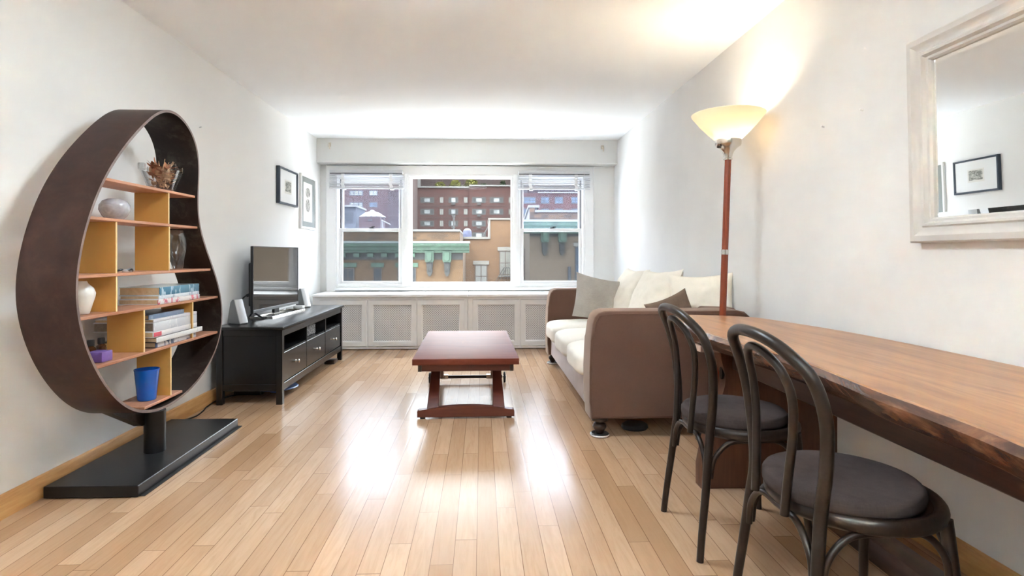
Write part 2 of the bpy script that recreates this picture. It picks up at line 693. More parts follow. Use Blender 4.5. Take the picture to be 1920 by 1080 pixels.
M['rope'] = plain('cable_black', (0.012, 0.012, 0.013), 0.5, 0.4)


def steel(name, a, b, c, rough):
    k = NT(name)
    v = k.coord()
    n1 = k.noise(v, 7, 6, 0.65, 0.6)
    n2 = k.noise(v, 40, 4, 0.7)
    f = k.math('ADD', k.math('MULTIPLY', n1, 0.75), k.math('MULTIPLY', n2, 0.25))
    k.base(k.ramp(f, [(0.34, a), (0.52, b), (0.68, c)]), rough, 0.3)
    k.bump(n2, 0.12, 0.002)
    return k.m


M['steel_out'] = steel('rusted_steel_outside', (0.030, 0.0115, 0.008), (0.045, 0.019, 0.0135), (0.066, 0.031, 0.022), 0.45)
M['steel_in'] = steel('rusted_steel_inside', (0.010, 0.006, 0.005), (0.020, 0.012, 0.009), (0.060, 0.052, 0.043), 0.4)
M['steel_rim_lit'] = steel('rusted_steel_rim_lit', (0.16, 0.115, 0.105), (0.22, 0.165, 0.15), (0.30, 0.24, 0.22), 0.4)  # rim much paler than the band, painting a glow along its edges


def mirror_mat():
    k = NT('mirror_silver')
    k.base((0.93, 0.94, 0.935), 0.0, 0.5, 1.0)
    return k.m


M['mirror'] = mirror_mat()


def slab_mat():
    k = NT('live_edge_slab')
    v = k.coord(scale=(5, 0.55, 5))
    a = k.noise(v, 2.4, 6, 0.62, 1.4)
    v2 = k.coord(scale=(60, 3, 60))
    b = k.noise(v2, 3, 3, 0.6)
    f = k.math('ADD', k.math('MULTIPLY', a, 0.72), k.math('MULTIPLY', b, 0.28))
    col = k.ramp(f, [(0.28, (0.15, 0.060, 0.025)), (0.43, (0.30, 0.138, 0.058)), (0.58, (0.42, 0.215, 0.100)),
                     (0.78, (0.52, 0.29, 0.145))])
    k.base(col, k.math('ADD', 0.26, k.math('MULTIPLY', b, 0.12)), 0.5)
    k.bump(b, 0.05, 0.001)
    return k.m


def bark_edge_mat():
    k = NT('live_edge_side')
    v = k.coord(scale=(3, 1.4, 5))
    a = k.noise(v, 3.0, 6, 0.65, 1.0)
    col = k.ramp(a, [(0.3, (0.034, 0.014, 0.009)), (0.48, (0.068, 0.028, 0.015)), (0.60, (0.15, 0.064, 0.031)), (0.75, (0.30, 0.135, 0.058))])  # orange end of the ramp paints lit highlights into the edge colour
    k.base(col, 0.24, 0.5)
    k.bump(a, 0.25, 0.01)
    return k.m


M['slab'] = slab_mat()
M['slab_edge'] = bark_edge_mat()


def bent_mat():
    k = NT('bentwood_dark')
    v = k.coord(scale=(6, 6, 2.2))
    a = k.noise(v, 3.0, 6, 0.7, 0.6)
    col = k.ramp(a, [(0.30, (0.010, 0.0058, 0.004)), (0.55, (0.019, 0.011, 0.008)), (0.70, (0.034, 0.018, 0.011)),
                     (0.73, (0.10, 0.038, 0.015)), (0.80, (0.03, 0.016, 0.010))])
    k.base(col, 0.36, 0.4)
    k.bump(k.noise(k.coord(scale=(30, 30, 4)), 4, 3), 0.06, 0.002)
    return k.m


M['bent'] = bent_mat()


def shade_mat():
    k = NT('frosted_shade')
    k.n.remove(k.b)
    df = k.node('ShaderNodeBsdfDiffuse')
    df.inputs[0].default_value = (0.86, 0.80, 0.70, 1)
    tl = k.node('ShaderNodeBsdfTranslucent')
    tl.inputs[0].default_value = (0.95, 0.85, 0.68, 1)
    gl = k.node('ShaderNodeBsdfGlossy')
    gl.inputs['Roughness'].default_value = 0.3
    m1 = k.node('ShaderNodeMixShader')
    m1.inputs[0].default_value = 0.34
    m2 = k.node('ShaderNodeMixShader')
    m2.inputs[0].default_value = 0.04
    k.link(df.outputs[0], m1.inputs[1])
    k.link(tl.outputs[0], m1.inputs[2])
    k.link(m1.outputs[0], m2.inputs[1])
    k.link(gl.outputs[0], m2.inputs[2])
    k.link(m2.outputs[0], k.out.inputs[0])
    return k.m


M['shade'] = shade_mat()


def print_mat(name, seed, dark=(0.10, 0.11, 0.10), light=(0.62, 0.62, 0.57), sc=30):
    """a small engraving: busy grey ink on paper"""
    k = NT(name)
    v = k.coord(scale=(1, 1, 1), loc=(seed, seed * 2, 0))
    a = k.noise(v, sc, 6, 0.7, 1.0)
    k.base(k.ramp(a, [(0.36, dark), (0.5, tuple((p + q) / 2 for p, q in zip(dark, light))), (0.62, light)]), 0.8, 0.2)
    return k.m


def spine_mat(name, basec, ink, thr=0.58, sc=55):
    k = NT(name)
    v = k.coord(scale=(1, 1, 0.5))
    a = k.noise(v, sc, 2, 0.6)
    vb = k.coord(scale=(1, 1, 0.2))
    b = k.noise(vb, 6, 1, 0.5)
    f = k.math('MULTIPLY', k.math('GREATER_THAN', a, thr), k.math('GREATER_THAN', b, 0.47))
    k.base(k.mix(f, basec, ink), 0.4, 0.5)
    return k.m


# outside
M['tan_brick'] = brick('tan_brick', (0.30, 0.165, 0.066), (0.22, 0.115, 0.044), (0.26, 0.17, 0.09), bw=0.42, rh=0.155)
M['tan_brick2'] = brick('orange_tan_brick', (0.36, 0.19, 0.085), (0.29, 0.148, 0.064), (0.30, 0.185, 0.10), bw=0.42, rh=0.155)
M['parapet_brick'] = brick('parapet_brick', (0.34, 0.19, 0.09), (0.10, 0.06, 0.035), (0.26, 0.20, 0.14), bw=0.45, rh=0.17)
M['pale_brick'] = brick('pale_brick', (0.40, 0.29, 0.19), (0.34, 0.24, 0.15), (0.40, 0.31, 0.22), bw=0.42, rh=0.155)
M['red_brick'] = brick('dark_red_brick', (0.150, 0.044, 0.034), (0.100, 0.029, 0.024), (0.13, 0.07, 0.055), bw=1.2, rh=0.45)
M['red_brick2'] = brick('violet_brown_brick', (0.13, 0.056, 0.048), (0.09, 0.040, 0.036), (0.12, 0.08, 0.075), bw=1.2, rh=0.45)
M['penthouse'] = brick('penthouse_brick', (0.070, 0.034, 0.030), (0.052, 0.026, 0.024), (0.07, 0.045, 0.04), bw=1.2, rh=0.45)
M['stone'] = plain('pale_stone', (0.0552, 0.0526, 0.0473), 0.8, 0.2, var=0.1, vs=1)
M['coping'] = plain('white_coping', (0.0502, 0.0502, 0.0484), 0.8, 0.2, var=0.1, vs=1)
M['slate'] = plain('blue_grey_metal', (0.0078, 0.0098, 0.0132), 0.6, 0.3, var=0.3, vs=0.6)
M['dark_frame'] = plain('dark_window_frame', (0.0036, 0.0040, 0.0043), 0.6, 0.3)
M['brown_frame'] = plain('brown_window_frame', (0.0172, 0.0099, 0.0053), 0.6, 0.3)
M['win_light'] = plain('bright_pane', (0.0612, 0.0670, 0.0703), 0.5, 0.2, var=0.45, vs=0.8)
M['win_dark'] = plain('dark_pane', (0.0055, 0.0068, 0.0079), 0.45, 0.15, var=0.5, vs=0.9)
M['win_blind'] = plain('pane_with_blind', (0.0251, 0.0244, 0.0184), 0.3, 0.5, var=0.15, vs=0.9)
M['win_blue'] = plain('blue_pane', (0.0119, 0.0189, 0.0296), 0.45, 0.2, var=0.5, vs=0.9)
M['copper_trim'] = None


def copper(name, a, b, c):
    k = NT(name)
    v = k.coord(scale=(1, 1, 0.35))
    n = k.noise(v, 2.2, 6, 0.65, 0.6)
    k.base(k.ramp(n, [(0.32, a), (0.5, b), (0.68, c)]), 0.7, 0.3)
    return k.m


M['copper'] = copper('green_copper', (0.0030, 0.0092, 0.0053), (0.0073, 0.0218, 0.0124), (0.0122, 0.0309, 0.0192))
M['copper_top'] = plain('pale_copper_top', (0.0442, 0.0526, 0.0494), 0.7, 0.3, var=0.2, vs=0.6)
M['copper_dark_shaded'] = copper('dark_copper_shaded', (0.0003, 0.0006, 0.0005), (0.0008, 0.0015, 0.0011), (0.0018, 0.0034, 0.0023))  # dark copper, blackened further to paint the shade under the cornices
M['pale_bounce'] = plain('bounce_ground', (0.72, 0.72, 0.70), 0.9, 0.2, var=0.1, vs=0.5)  # unseen street ground, made very pale to bounce daylight up indoors
M['leaf_y'] = plain('yellow_green_leaves', (0.0806, 0.0851, 0.0140), 0.7, 0.2, var=0.4, vs=3)
M['leaf_g'] = plain('green_leaves', (0.0118, 0.0239, 0.0078), 0.7, 0.2, var=0.4, vs=3)
M['tarp'] = plain('blue_tarp', (0.0132, 0.0172, 0.0395), 0.6, 0.3, var=0.3, vs=2)
M['iron'] = plain('black_iron', (0.0025, 0.0025, 0.0028), 0.6, 0.3)

# ------------------------------------------------------------------ the room
XL, XR, YB, YF, H = -2.0, 1.68, -3.6, 7.30, 2.51
b = new(); box(b, (XL - .12, YB - .12, -.10), (XR + .12, YF + .30, 0)); struct('floor', b, M['floor'], 0)
b = new(); box(b, (XL - .12, YB - .12, H), (XR + .12, YF + .30, H + .12)); struct('ceiling', b, M['ceiling'], 0)
b = new(); box(b, (XL - .12, YB, 0), (XL, YF, H)); struct('wall_left', b, M['wall'], 0)
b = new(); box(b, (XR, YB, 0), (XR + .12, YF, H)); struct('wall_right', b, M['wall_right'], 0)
b = new(); box(b, (XL - .12, YB - .12, 0), (XR + .12, YB, H)); struct('wall_rear', b, plain('rear_wall_paint', (0.30, 0.29, 0.27), 0.7, 0.2, var=0.02, vs=1), 0)
WX0, WX1, WZ0, WZ1 = -1.79, 1.29, 0.68, 2.10           # window opening
b = new()
box(b, (XL - .12, YF, 0), (WX0, YF + .30, H))
box(b, (WX1, YF, 0), (XR + .12, YF + .30, H))
box(b, (WX0, YF, 0), (WX1, YF + .30, WZ0))
box(b, (WX0, YF, WZ1), (WX1, YF + .30, H))
struct('wall_back', b, M['wall'], 0)
b = new()
box(b, (XL, 7.13, 2.212), (XR, YF, H), 0.004, 1)
box(b, (XL, 7.120, 2.212), (XR, 7.135, 2.232), 0.004, 1)
struct('trim_1', b, M['beam'], 35)
for nm, xa, xb in (('baseboard_left', XL, XL + .018), ('baseboard_right', XR - .018, XR)):
    b = new()
    s = 1 if xa == XL else -1
    e = XL if s == 1 else XR
    poly = [(e, 0), (e + s * .018, 0), (e + s * .018, .080), (e + s * .012, .095), (e + s * .004, .100), (e, .100)]
    prism(b, poly, lambda u, v, h: V(u, h, v), YB, 6.72 if s == 1 else 6.70)
    struct(nm, b, M['oak'], 30)

# window casing
b = new()
fnb = lambda u, v, h: V(u, YF - h, v)
sweep(b, (-1.925, 1.415, 0.56, 2.205),
      [(0, 0), (0, .03), (.012, .042), (.03, .036), (.10, .030), (.118, .022), (.135, .030), (.15, .010), (.15, -.05), (.02, 0)], fnb)
struct('trim_2', b, M['white'], 30)
# stool below the windows
b = new()
box(b, (-1.80, 7.20, .655), (1.30, 7.42, .685), .006)
box(b, (-1.79, 7.28, .685), (1.29, 7.44, .735), .004)
struct('trim_3', b, M['white'], 30)


def sash(bm, x0, x1, z0, z1, y0, y1, st, rt, rb):
    box(bm, (x0, y0, z0), (x0 + st, y1, z1), .004, 1)
    box(bm, (x1 - st, y0, z0), (x1, y1, z1), .004, 1)
    box(bm, (x0 + st, y0, z1 - rt), (x1 - st, y1, z1), .004, 1)
    box(bm, (x0 + st, y0, z0), (x1 - st, y1, z0 + rb), .004, 1)


def win(name, x0, x1, label):
    o = bpy.data.objects.new(name, None)
    COL.objects.link(o)
    o.location = ((x0 + x1) / 2, 7.35, .72)
    o['kind'] = 'structure'
    o['label'] = label
    return o


def pane(x0, x1, z0, z1, y, m, parent, nm='pane'):
    bb = new()
    box(bb, (x0, y, z0), (x1, y + .004, z1))
    return obj(nm, bb, m, parent, 0)


def hung(name, x0, x1, gu, gl, label):
    r = win(name, x0, x1, label)
    bb = new()
    box(bb, (x0, 7.30, .72), (x0 + .018, 7.44, 2.10), .002, 1)
    box(bb, (x1 - .018, 7.30, .72), (x1, 7.44, 2.10), .002, 1)
    box(bb, (x0, 7.30, 2.04), (x1, 7.44, 2.10), .002, 1)
    obj('window_frame', bb, M['white'], r, 30)
    bb = new()
    box(bb, (x0 + .018, 7.333, 1.38), (x0 + .028, 7.36, 2.04))
    box(bb, (x1 - .028, 7.333, 1.38), (x1 - .018, 7.36, 2.04))
    obj('jamb_strip', bb, M['dark_strip'], r, 0)  # thin dark strips beside the upper sash
    bb = new()
    sash(bb, x0 + .028, x1 - .028, 1.385, 2.045, 7.352, 7.392, .028, .06, .03)
    u = obj('upper_sash', bb, M['white'], r, 30)
    pane(x0 + .05, x1 - .05, 1.40, 2.0, 7.372, M['pane_up'], u)
    bb = new()
    sash(bb, x0 + .019, x1 - .019, .735, 1.425, 7.306, 7.348, .034, .042, .030)
    lo = obj('lower_sash', bb, M['white'], r, 30)
    pane(x0 + .045, x1 - .045, .75, 1.40, 7.327, M['pane'], lo)
    pane(x0 + .02, x1 - .02, .73, 1.385, 7.405, M['screen'], r, 'insect_screen')
    bb = new()
    xm = x0 + (x1 - x0) * .52
    box(bb, (xm - .03, 7.30, 1.425), (xm + .02, 7.345, 1.437), .003, 1)
    box(bb, (xm - .005, 7.305, 1.437), (xm + .04, 7.32, 1.449), .003, 1)
    obj('sash_lock', bb, M['iron'], lo, 30)
    return r


hung('window_1', -1.785, -.985, None, None, 'double-hung sash window beside the left wall, under the left blind')
r = win('window_2', -.872, .362, 'wide fixed middle window pane between the two sash windows')
b = new()
sash(b, -.925, .430, .72, 2.10, 7.31, 7.40, .05, .045, .03)
obj('window_frame', b, M['white'], r, 30)
b = new()
box(b, (-.925, 7.285, 2.075), (.430, 7.315, 2.10), .004, 1)
box(b, (-.94, 7.275, 2.135), (.445, 7.30, 2.155), .004, 1)
obj('head_moulding', b, M['white'], r, 30)
pane(-.885, .39, .74, 2.07, 7.36, M['pane'], r)
hung('window_3', .475, 1.285, None, None, 'double-hung sash window behind the sofa end, under the right blind')
b = new()
for xa, xb in ((-.990, -.885), (.372, .480)):
    box(b, (xa, 7.275, .70), (xb, 7.44, 2.10), .006, 2)
    box(b, (xa + .03, 7.262, .70), (xb - .03, 7.28, 2.10), .005, 2)
struct('trim_4', b, M['white'], 30)


# venetian blinds, pulled up
def blind(x0, x1, tapes, label, wand=None):
    t = thing('venetian_blind', label, 'blind', ((x0 + x1) / 2, 7.22, 2.10), 0, 'raised venetian blinds')
    bb = new()
    box(bb, (x0 + .005, 7.19, 2.098), (x1 - .005, 7.25, 2.135), .003, 1)
    obj('headrail', bb, M['blind'], t, 30)
    bb = new()
    tube(bb, [(x0 + .01, 7.186, 2.090), (x1 - .01, 7.186, 2.090)], .005, 8)
    obj('headrail_shadow', bb, M['dark_strip'], t, 40)  # dark tube that paints the shadow line below the headrail
    bb = new()
    z = 2.072
    k = 0
    while z > 1.93:
        dx = random.uniform(-.003, .003)
        a = random.uniform(-.05, .10)
        Mx = Matrix.Translation((0, 7.215, z)) @ Matrix.Rotation(a, 4, 'X')
        box(bb, (x0 + dx, -.026, -.0015), (x1 + dx, .026, .0015), 0, 1, 0, Mx)
        z -= .024 if k < 4 else .013
        k += 1
    obj('slats', bb, M['blind'], t, 30)
    bb = new()
    box(bb, (x0, 7.19, 1.905), (x1, 7.242, 1.926), .004, 1)
    obj('bottom_rail', bb, M['blind'], t, 30)
    for tx in tapes:
        bb = new()
        pts = []
        for i in range(14):
            zz = 2.09 - i * .0135
            pts.append((tx + .010 * math.sin(i * 1.2) * (i / 14), 7.183 - .006 * abs(math.sin(i * 1.1)), zz))
        for (p, q) in zip(pts[:-1], pts[1:]):
            vs = [bb.verts.new(c) for c in ((p[0] - .020, p[1], p[2]), (p[0] + .020, p[1], p[2]),
                                            (q[0] + .020, q[1], q[2]), (q[0] - .020, q[1], q[2]),
                                            (p[0] - .020, p[1] + .003, p[2]), (p[0] + .020, p[1] + .003, p[2]),
                                            (q[0] + .020, q[1] + .003, q[2]), (q[0] - .020, q[1] + .003, q[2]))]
            for f in ((0, 1, 2, 3), (7, 6, 5, 4), (0, 4, 5, 1), (2, 6, 7, 3), (0, 3, 7, 4), (1, 5, 6, 2)):
                bb.faces.new([vs[i] for i in f])
        lathe(bb, [(0, .0), (.022, .003), (.026, .009), (.018, .016), (0, .018)], (tx + .012, 7.215, 1.889), 16)
        obj('ladder_tape', bb, M['tape'], t, 30)
    if wand:
        bb = new()
        tube(bb, spline([(wand - .03, 7.18, 2.09), (wand - .025, 7.18, 1.9), (wand, 7.182, 1.72), (wand + .03, 7.19, 1.55), (wand + .052, 7.20, 1.46)], 5), .0022, 6)
        obj('pull_cord', bb, M['tape'], t, 40)
    return t


blind(-1.868, -.965, (-1.70, -1.115), 'white venetian blind drawn up over the window beside the framed pictures')
blind(.455, 1.352, (.605, 1.175), 'white venetian blind drawn up over the window behind the sofa, cord hanging', 1.305)

# hooks on the beam
for (hx, hz, lb) in ((-1.84, 2.425, 'small beige hook on the beam near the left wall'), (1.49, 2.415, 'small beige hook on the beam near the right wall')):
    b = new()
    box(b, (hx - .016, 7.116, hz - .02), (hx + .016, 7.122, hz + .03), .002, 1)
    tube(b, spline([(hx, 7.118, hz + .015), (hx + .004, 7.09, hz + .012), (hx + .006, 7.072, hz - .012), (hx + .007, 7.085, hz - .045), (hx + .008, 7.10, hz - .05)], 5), .006, 8)
    o = obj('wall_hook', b, plain('hook_beige', (0.62, 0.55, 0.45), 0.5), None, 40)
    tag(o, lb, 'hook', 'hooks on the beam')

# small nails and plugs left in the walls
for (nx, ny, nz, lb) in ((XL, 4.20, 2.00, 'small nail in the left wall above the television'), (XR, 2.50, 1.735, 'small wall plug in the right wall between lamp and mirror, closer to mirror'),
                         (XR, 2.79, 1.725, 'small wall plug in the right wall between lamp and mirror, closer to lamp')):
    b = new()
    s_ = 1 if nx < 0 else -1
    tube(b, [(nx, ny, nz), (nx + s_ * .012, ny, nz + .003)], .004, 8)
    tube(b, [(nx + s_ * .012, ny, nz + .003), (nx + s_ * .014, ny, nz + .0035)], .005, 8)
    tag(obj('wall_nail', b, M['silver'] if nx < 0 else M['tape'], None, 40), lb, 'nail', 'nails in the walls')

# radiator covers under the window
CT, CF = 0.64, 6.74


def cover(x0, x1, doors, label, left_end):
    t = thing('radiator_cover', label, 'radiator cover', ((x0 + x1) / 2, 7.0, 0), 0, 'radiator covers under the windows')
    bb = new()
    box(bb, (x0, CF, .575), (x1, CF + .02, CT - .03))                # top rail
    box(bb, (x0, CF, .010), (x1, CF + .02, .035))                   # plinth
    xs = sorted([x0] + [d for p in doors for d in p] + [x1])
    for i in range(0, len(xs), 2):
        if xs[i + 1] - xs[i] > .004:
            box(bb, (xs[i], CF, .035), (xs[i + 1], CF + .02, .575))
    box(bb, (x0, CF + .02, .0), (x0 + .02, 7.295, CT - .03))
    box(bb, (x1 - .02, CF + .02, .0), (x1, 7.295, CT - .03))
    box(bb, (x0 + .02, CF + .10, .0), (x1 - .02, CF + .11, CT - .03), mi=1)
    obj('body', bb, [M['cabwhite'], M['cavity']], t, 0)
    bb = new()
    box(bb, (x0 + .001, 6.69, CT - .03), (x1 - .001, 7.265, CT), .006, 2)
    obj('top', bb, M['white'], t, 30)
    for (da, db) in doors:
        bb = new()
        z0, z1 = .040, .572
        sweep(bb, (da, db, z0, z1), [(0, 0), (0, .018), (.004, .022), (.052, .022), (.060, .014), (.064, .004), (.064, 0)],
              lambda u, v, h: V(u, CF + .004 - h, v))
        d = obj('door', bb, M['cabwhite'], t, 30)
        ua, ub, va, vb = da + .060, db - .060, z0 + .060, z1 - .060
        bb = new()
        pit = .0262
        hw = .0044
        wdt, hgt = ub - ua, vb - va
        n = int((wdt + hgt) / pit) + 1
        for s in (1, -1):
            for i in range(1, n):
                c0 = i * pit
                # line u - v = c (mirrored for s = -1)
                p = []
                u0_ = max(0, c0 - hgt); v0_ = c0 - u0_
                u1_ = min(wdt, c0); v1_ = c0 - u1_
                if s == -1:
                    u0_, u1_ = wdt - u0_, wdt - u1_
                A = Vector((ua + u0_, 0, va + v0_)); Bq = Vector((ua + u1_, 0, va + v1_))
                if (A - Bq).length < .004:
                    continue
                dr = (Bq - A).normalized()
                nn = Vector((-dr.z, 0, dr.x)) * hw
                y0 = CF + .004 + (0.0 if s == 1 else .003)
                q = []
                for P_, sg in ((A, 1), (Bq, 1), (Bq, -1), (A, -1)):
                    q.append(Vector((P_.x + nn.x * sg, y0, P_.z + nn.z * sg)))
                v1 = [bb.verts.new(c) for c in q]
                v2 = [bb.verts.new(c + Vector((0, .003, 0))) for c in q]
                bb.faces.new(v1); bb.faces.new(v2[::-1])
                for i2 in range(4):
                    bb.faces.new((v1[i2], v1[(i2 + 1) % 4], v2[(i2 + 1) % 4], v2[i2]))
        obj('lattice', bb, M['lattice'], d, 0)
    return t


cover(-1.935, -.162, [(-1.86, -1.321), (-1.302, -.754), (-.742, -.20)], 'white radiator cover with lattice doors, behind the black media console', True)
cover(-.158, 1.675, [(-.104, .437), (.451, .99), (1.005, 1.55)], 'white radiator cover with lattice doors, its right end hidden by the sofa', False)

# ------------------------------------------------------------------ left wall: pictures


def lw(u, v, h):
    return V(XL + .002 + h, u, v)


t = thing('framed_picture', 'dark navy framed small engraving with a wide white mount on the left wall', 'picture', (XL, 6.01, 1.60))
b = new(); sweep(b, (5.735, 6.30, 1.60, 1.965), [(0, 0), (0, .032), (.004, .036), (.016, .036), (.020, .030), (.020, 0)], lw)
obj('frame', b, M['navy'], t, 30)
b = new(); box(b, (XL + .012, 5.75, 1.615), (XL + .024, 6.285, 1.95)); obj('mount', b, M['mat_white'], t, 0)
b = new(); box(b, (XL + .024, 5.915, 1.715), (XL + .0255, 6.12, 1.855))
pr = obj('print', b, M['paper'], t, 0)
b = new(); box(b, (XL + .0255, 5.93, 1.735), (XL + .0263, 6.105, 1.84)); obj('engraving', b, print_mat('engraving_house', 1.3, sc=26), pr, 0)
t = thing('framed_picture', 'white framed print with grey mount and two round engravings, nearest the window wall', 'picture', (XL, 6.73, 1.385))
b = new(); sweep(b, (6.45, 7.02, 1.385, 1.995), [(0, 0), (0, .022), (.003, .026), (.022, .026), (.026, .022), (.026, 0)], lw)
obj('frame', b, M['frame_white'], t, 30)
b = new(); box(b, (XL + .008, 6.47, 1.405), (XL + .016, 7.0, 1.975)); obj('mount', b, M['mat_grey'], t, 0)
b = new(); box(b, (XL + .016, 6.55, 1.47), (XL + .018, 6.88, 1.91)); pr = obj('print', b, M['paper'], t, 0)
for zc, sd_ in ((1.80, 2.2), (1.655, 3.7)):
    b = new()
    poly = [(6.715 + .085 * math.cos(a * PI / 12), zc + (.055 if zc > 1.7 else .075) * math.sin(a * PI / 12)) for a in range(24)]
    prism(b, poly, lambda u, v, h: V(h, u, v), XL + .018, XL + .0188)
    obj('engraving', b, print_mat('engraving_round', sd_, (0.16, 0.15, 0.14), (0.62, 0.60, 0.55), 24), pr, 0)

# mirror on the right wall, leaning out a little at the top
t = thing('wall_mirror', 'large mirror in a cream moulded frame hanging on the right wall above the table', 'mirror', (XR, 1.63, 1.143))
tilt = math.radians(1.25)


def rw(u, v, h):
    hh = h + (v - 1.143) * math.tan(tilt)
    return V(XR - .004 - hh, u, v)


b = new()
sweep(b, (1.06, 2.165, 1.143, 1.905), [(0, 0), (0, .034), (.006, .040), (.026, .042), (.034, .036), (.046, .030), (.056, .030),
                                       (.062, .036), (.070, .034), (.078, .022), (.086, .020), (.092, .012), (.092, 0)], rw)
obj('frame', b, M['mirror_frame'], t, 30)
b = new()
R0 = (1.145, 2.080, 1.228, 1.820)
BV = .024


def rq(r, d, h):
    return [b.verts.new(rw(u, v, h)) for u, v in ((r[0] + d, r[2] + d), (r[1] - d, r[2] + d), (r[1] - d, r[3] - d), (r[0] + d, r[3] - d))]


o1 = rq(R0, 0, .006); o2 = rq(R0, BV, .0085); o0 = rq(R0, 0, .002)
b.faces.new(o2)
for i in range(4):
    b.faces.new((o1[i], o1[(i + 1) % 4], o2[(i + 1) % 4], o2[i]))
    b.faces.new((o0[i], o0[(i + 1) % 4], o1[(i + 1) % 4], o1[i]))
b.faces.new(o0[::-1])
obj('mirror_glass', b, M['mirror'], t, 0)

# ------------------------------------------------------------------ pear-shaped bookcase
OUT = [(3.055, 1.863), (2.974, 1.823), (2.897, 1.76), (2.808, 1.684), (2.731, 1.617), (2.659, 1.546), (2.598, 1.472), (2.552, 1.409),
       (2.507, 1.337), (2.471, 1.261), (2.434, 1.177), (2.405, 1.08), (2.389, 0.986), (2.389, 0.918), (2.404, 0.835), (2.429, 0.765),
       (2.464, 0.683), (2.505, 0.613), (2.569, 0.529), (2.638, 0.452), (2.711, 0.397), (2.788, 0.351), (2.87, 0.321), (2.986, 0.297),
       (3.111, 0.293), (3.251, 0.308), (3.423, 0.353), (3.569, 0.42), (3.679, 0.515), (3.738, 0.621), (3.75, 0.727), (3.72, 0.836),
       (3.668, 0.943), (3.589, 1.039), (3.507, 1.131), (3.435, 1.22), (3.397, 1.31), (3.397, 1.39), (3.416, 1.505), (3.435, 1.60),
       (3.435, 1.679), (3.397, 1.763), (3.318, 1.825), (3.225, 1.863), (3.135, 1.875)]
P2 = [Vector((y, z)) for y, z in OUT]
for _ in range(3):                                            # even out the traced outline
    P2 = [(P2[i - 1] + 2 * P2[i] + P2[(i + 1) % len(P2)]) / 4 for i in range(len(P2))]
RING = [Vector((p.x, p.y)) for p in spline([(q.x, q.y, 0) for q in P2], 4, True)]
XF, XB, TH = -1.63, -1.865, .013
nR = len(RING)
INN = []
for i in range(nR):
    tg = (RING[(i + 1) % nR] - RING[i - 1]).normalized()
    nrm = Vector((-tg.y, tg.x))
    INN.append(RING[i] + nrm * TH)
cen = sum(RING, Vector((0, 0))) / nR
if (INN[0] - cen).length > (RING[0] - cen).length:
    INN = [RING[i] * 2 - INN[i] for i in range(nR)]
book = thing('bookcase', 'tall pear-shaped rusted steel bookcase on a black pedestal beside the left wall', 'bookcase', (-1.75, 3.2, 0))
b = new()
oF = [b.verts.new((XF, p.x, p.y)) for p in RING]
oB = [b.verts.new((XB, p.x, p.y)) for p in RING]
iF = [b.verts.new((XF, p.x, p.y)) for p in INN]
iB = [b.verts.new((XB, p.x, p.y)) for p in INN]
for i in range(nR):
    j = (i + 1) % nR
    b.faces.new((oF[i], oF[j], oB[j], oB[i])).material_index = 0
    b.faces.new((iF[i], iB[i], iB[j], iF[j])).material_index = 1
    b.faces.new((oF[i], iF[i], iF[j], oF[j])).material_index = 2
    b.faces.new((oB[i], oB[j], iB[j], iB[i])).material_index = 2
obj('steel_band', b, [M['steel_out'], M['steel_in'], M['steel_rim_lit']], book, 40)


def span(z):
    xs = []
    for i in range(nR):
        p, q = INN[i], INN[(i + 1) % nR]
        if (p.y - z) * (q.y - z) < 0:
            xs.append(p.x + (q.x - p.x) * (z - p.y) / (q.y - p.y))
    return min(xs), max(xs)


SX0, SX1 = -1.822, -1.642
SH = {'A': 1.436, 'B': 1.260, 'C': 1.014, 'D': 0.841, 'E': 0.622, 'F': 0.354}
for kx, z in SH.items():
    a0, a1 = span(z - .006)
    c0, c1 = span(z - .014)
    lo, hi = max(a0, c0) + .0015, min(a1, c1) - .0015
    b = new()
    box(b, (SX0, lo, z - .014), (SX1, hi, z), .002, 1)
    obj('shelf', b, M['cherry'], book, 30)
for y, za, zb in ((3.119, 'B', 'A'), (2.680, 'C', 'B'), (3.124, 'C', 'B'), (2.682, 'D', 'C'), (2.897, 'E', 'D'), (3.373, 'E', 'D'), (3.140, 'F', 'E')):
    b = new()
    z0, z1 = SH[za] + .0005, SH[zb] - .0145
    box(b, (SX0 + .004, y - .005, z0), (SX1 - .003, y + .005, z1))
    box(b, (SX1 - .003, y - .005, z0), (SX1 - .001, y + .005, z1), mi=1)
    obj('divider', b, [M['ochre'], M['pale_edge']], book, 0)
# saddle, post, base
b = new()
lo_ring = sorted(RING, key=lambda p: p.y)[:1][0]
pts_low = [p for p in RING if p.y < .36 and 2.83 < p.x < 3.42]
pts_low.sort(key=lambda p: p.x)
poly = [(p.x, p.y - .001) for p in pts_low] + [(3.215, .205), (3.095, .205)]
prism(b, poly, lambda u, v, h: V(h, u, v), -1.81, -1.765)
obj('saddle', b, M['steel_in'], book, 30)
b = new(); tube(b, [(-1.735, 3.155, .052), (-1.735, 3.155, .272)], .052, 28); obj('post', b, M['black_metal'], book, 40)
b = new()
box(b, (-1.965, 2.68, .004), (-1.548, 3.755, .056), .003, 1)
obj('pedestal', b, M['black_metal'], book, 30)
b = new()
box(b, (-1.945, 2.70, 0), (-1.530, 3.775, .004))
obj('felt_pad', b, M['rubber'], book, 0)

# things on the shelves


def on(z):
    return z + .001


# dried flowers in a glass bowl
gx, gy, gz = -1.732, 3.215, on(SH['A'])
t = thing('glass_bowl', 'clear glass bowl with raised corners on the top bookcase shelf', 'bowl', (gx, gy, gz))
b = new()
RZ = Matrix.Translation((gx, gy, gz)) @ Matrix.Rotation(math.radians(14), 4, 'Z')


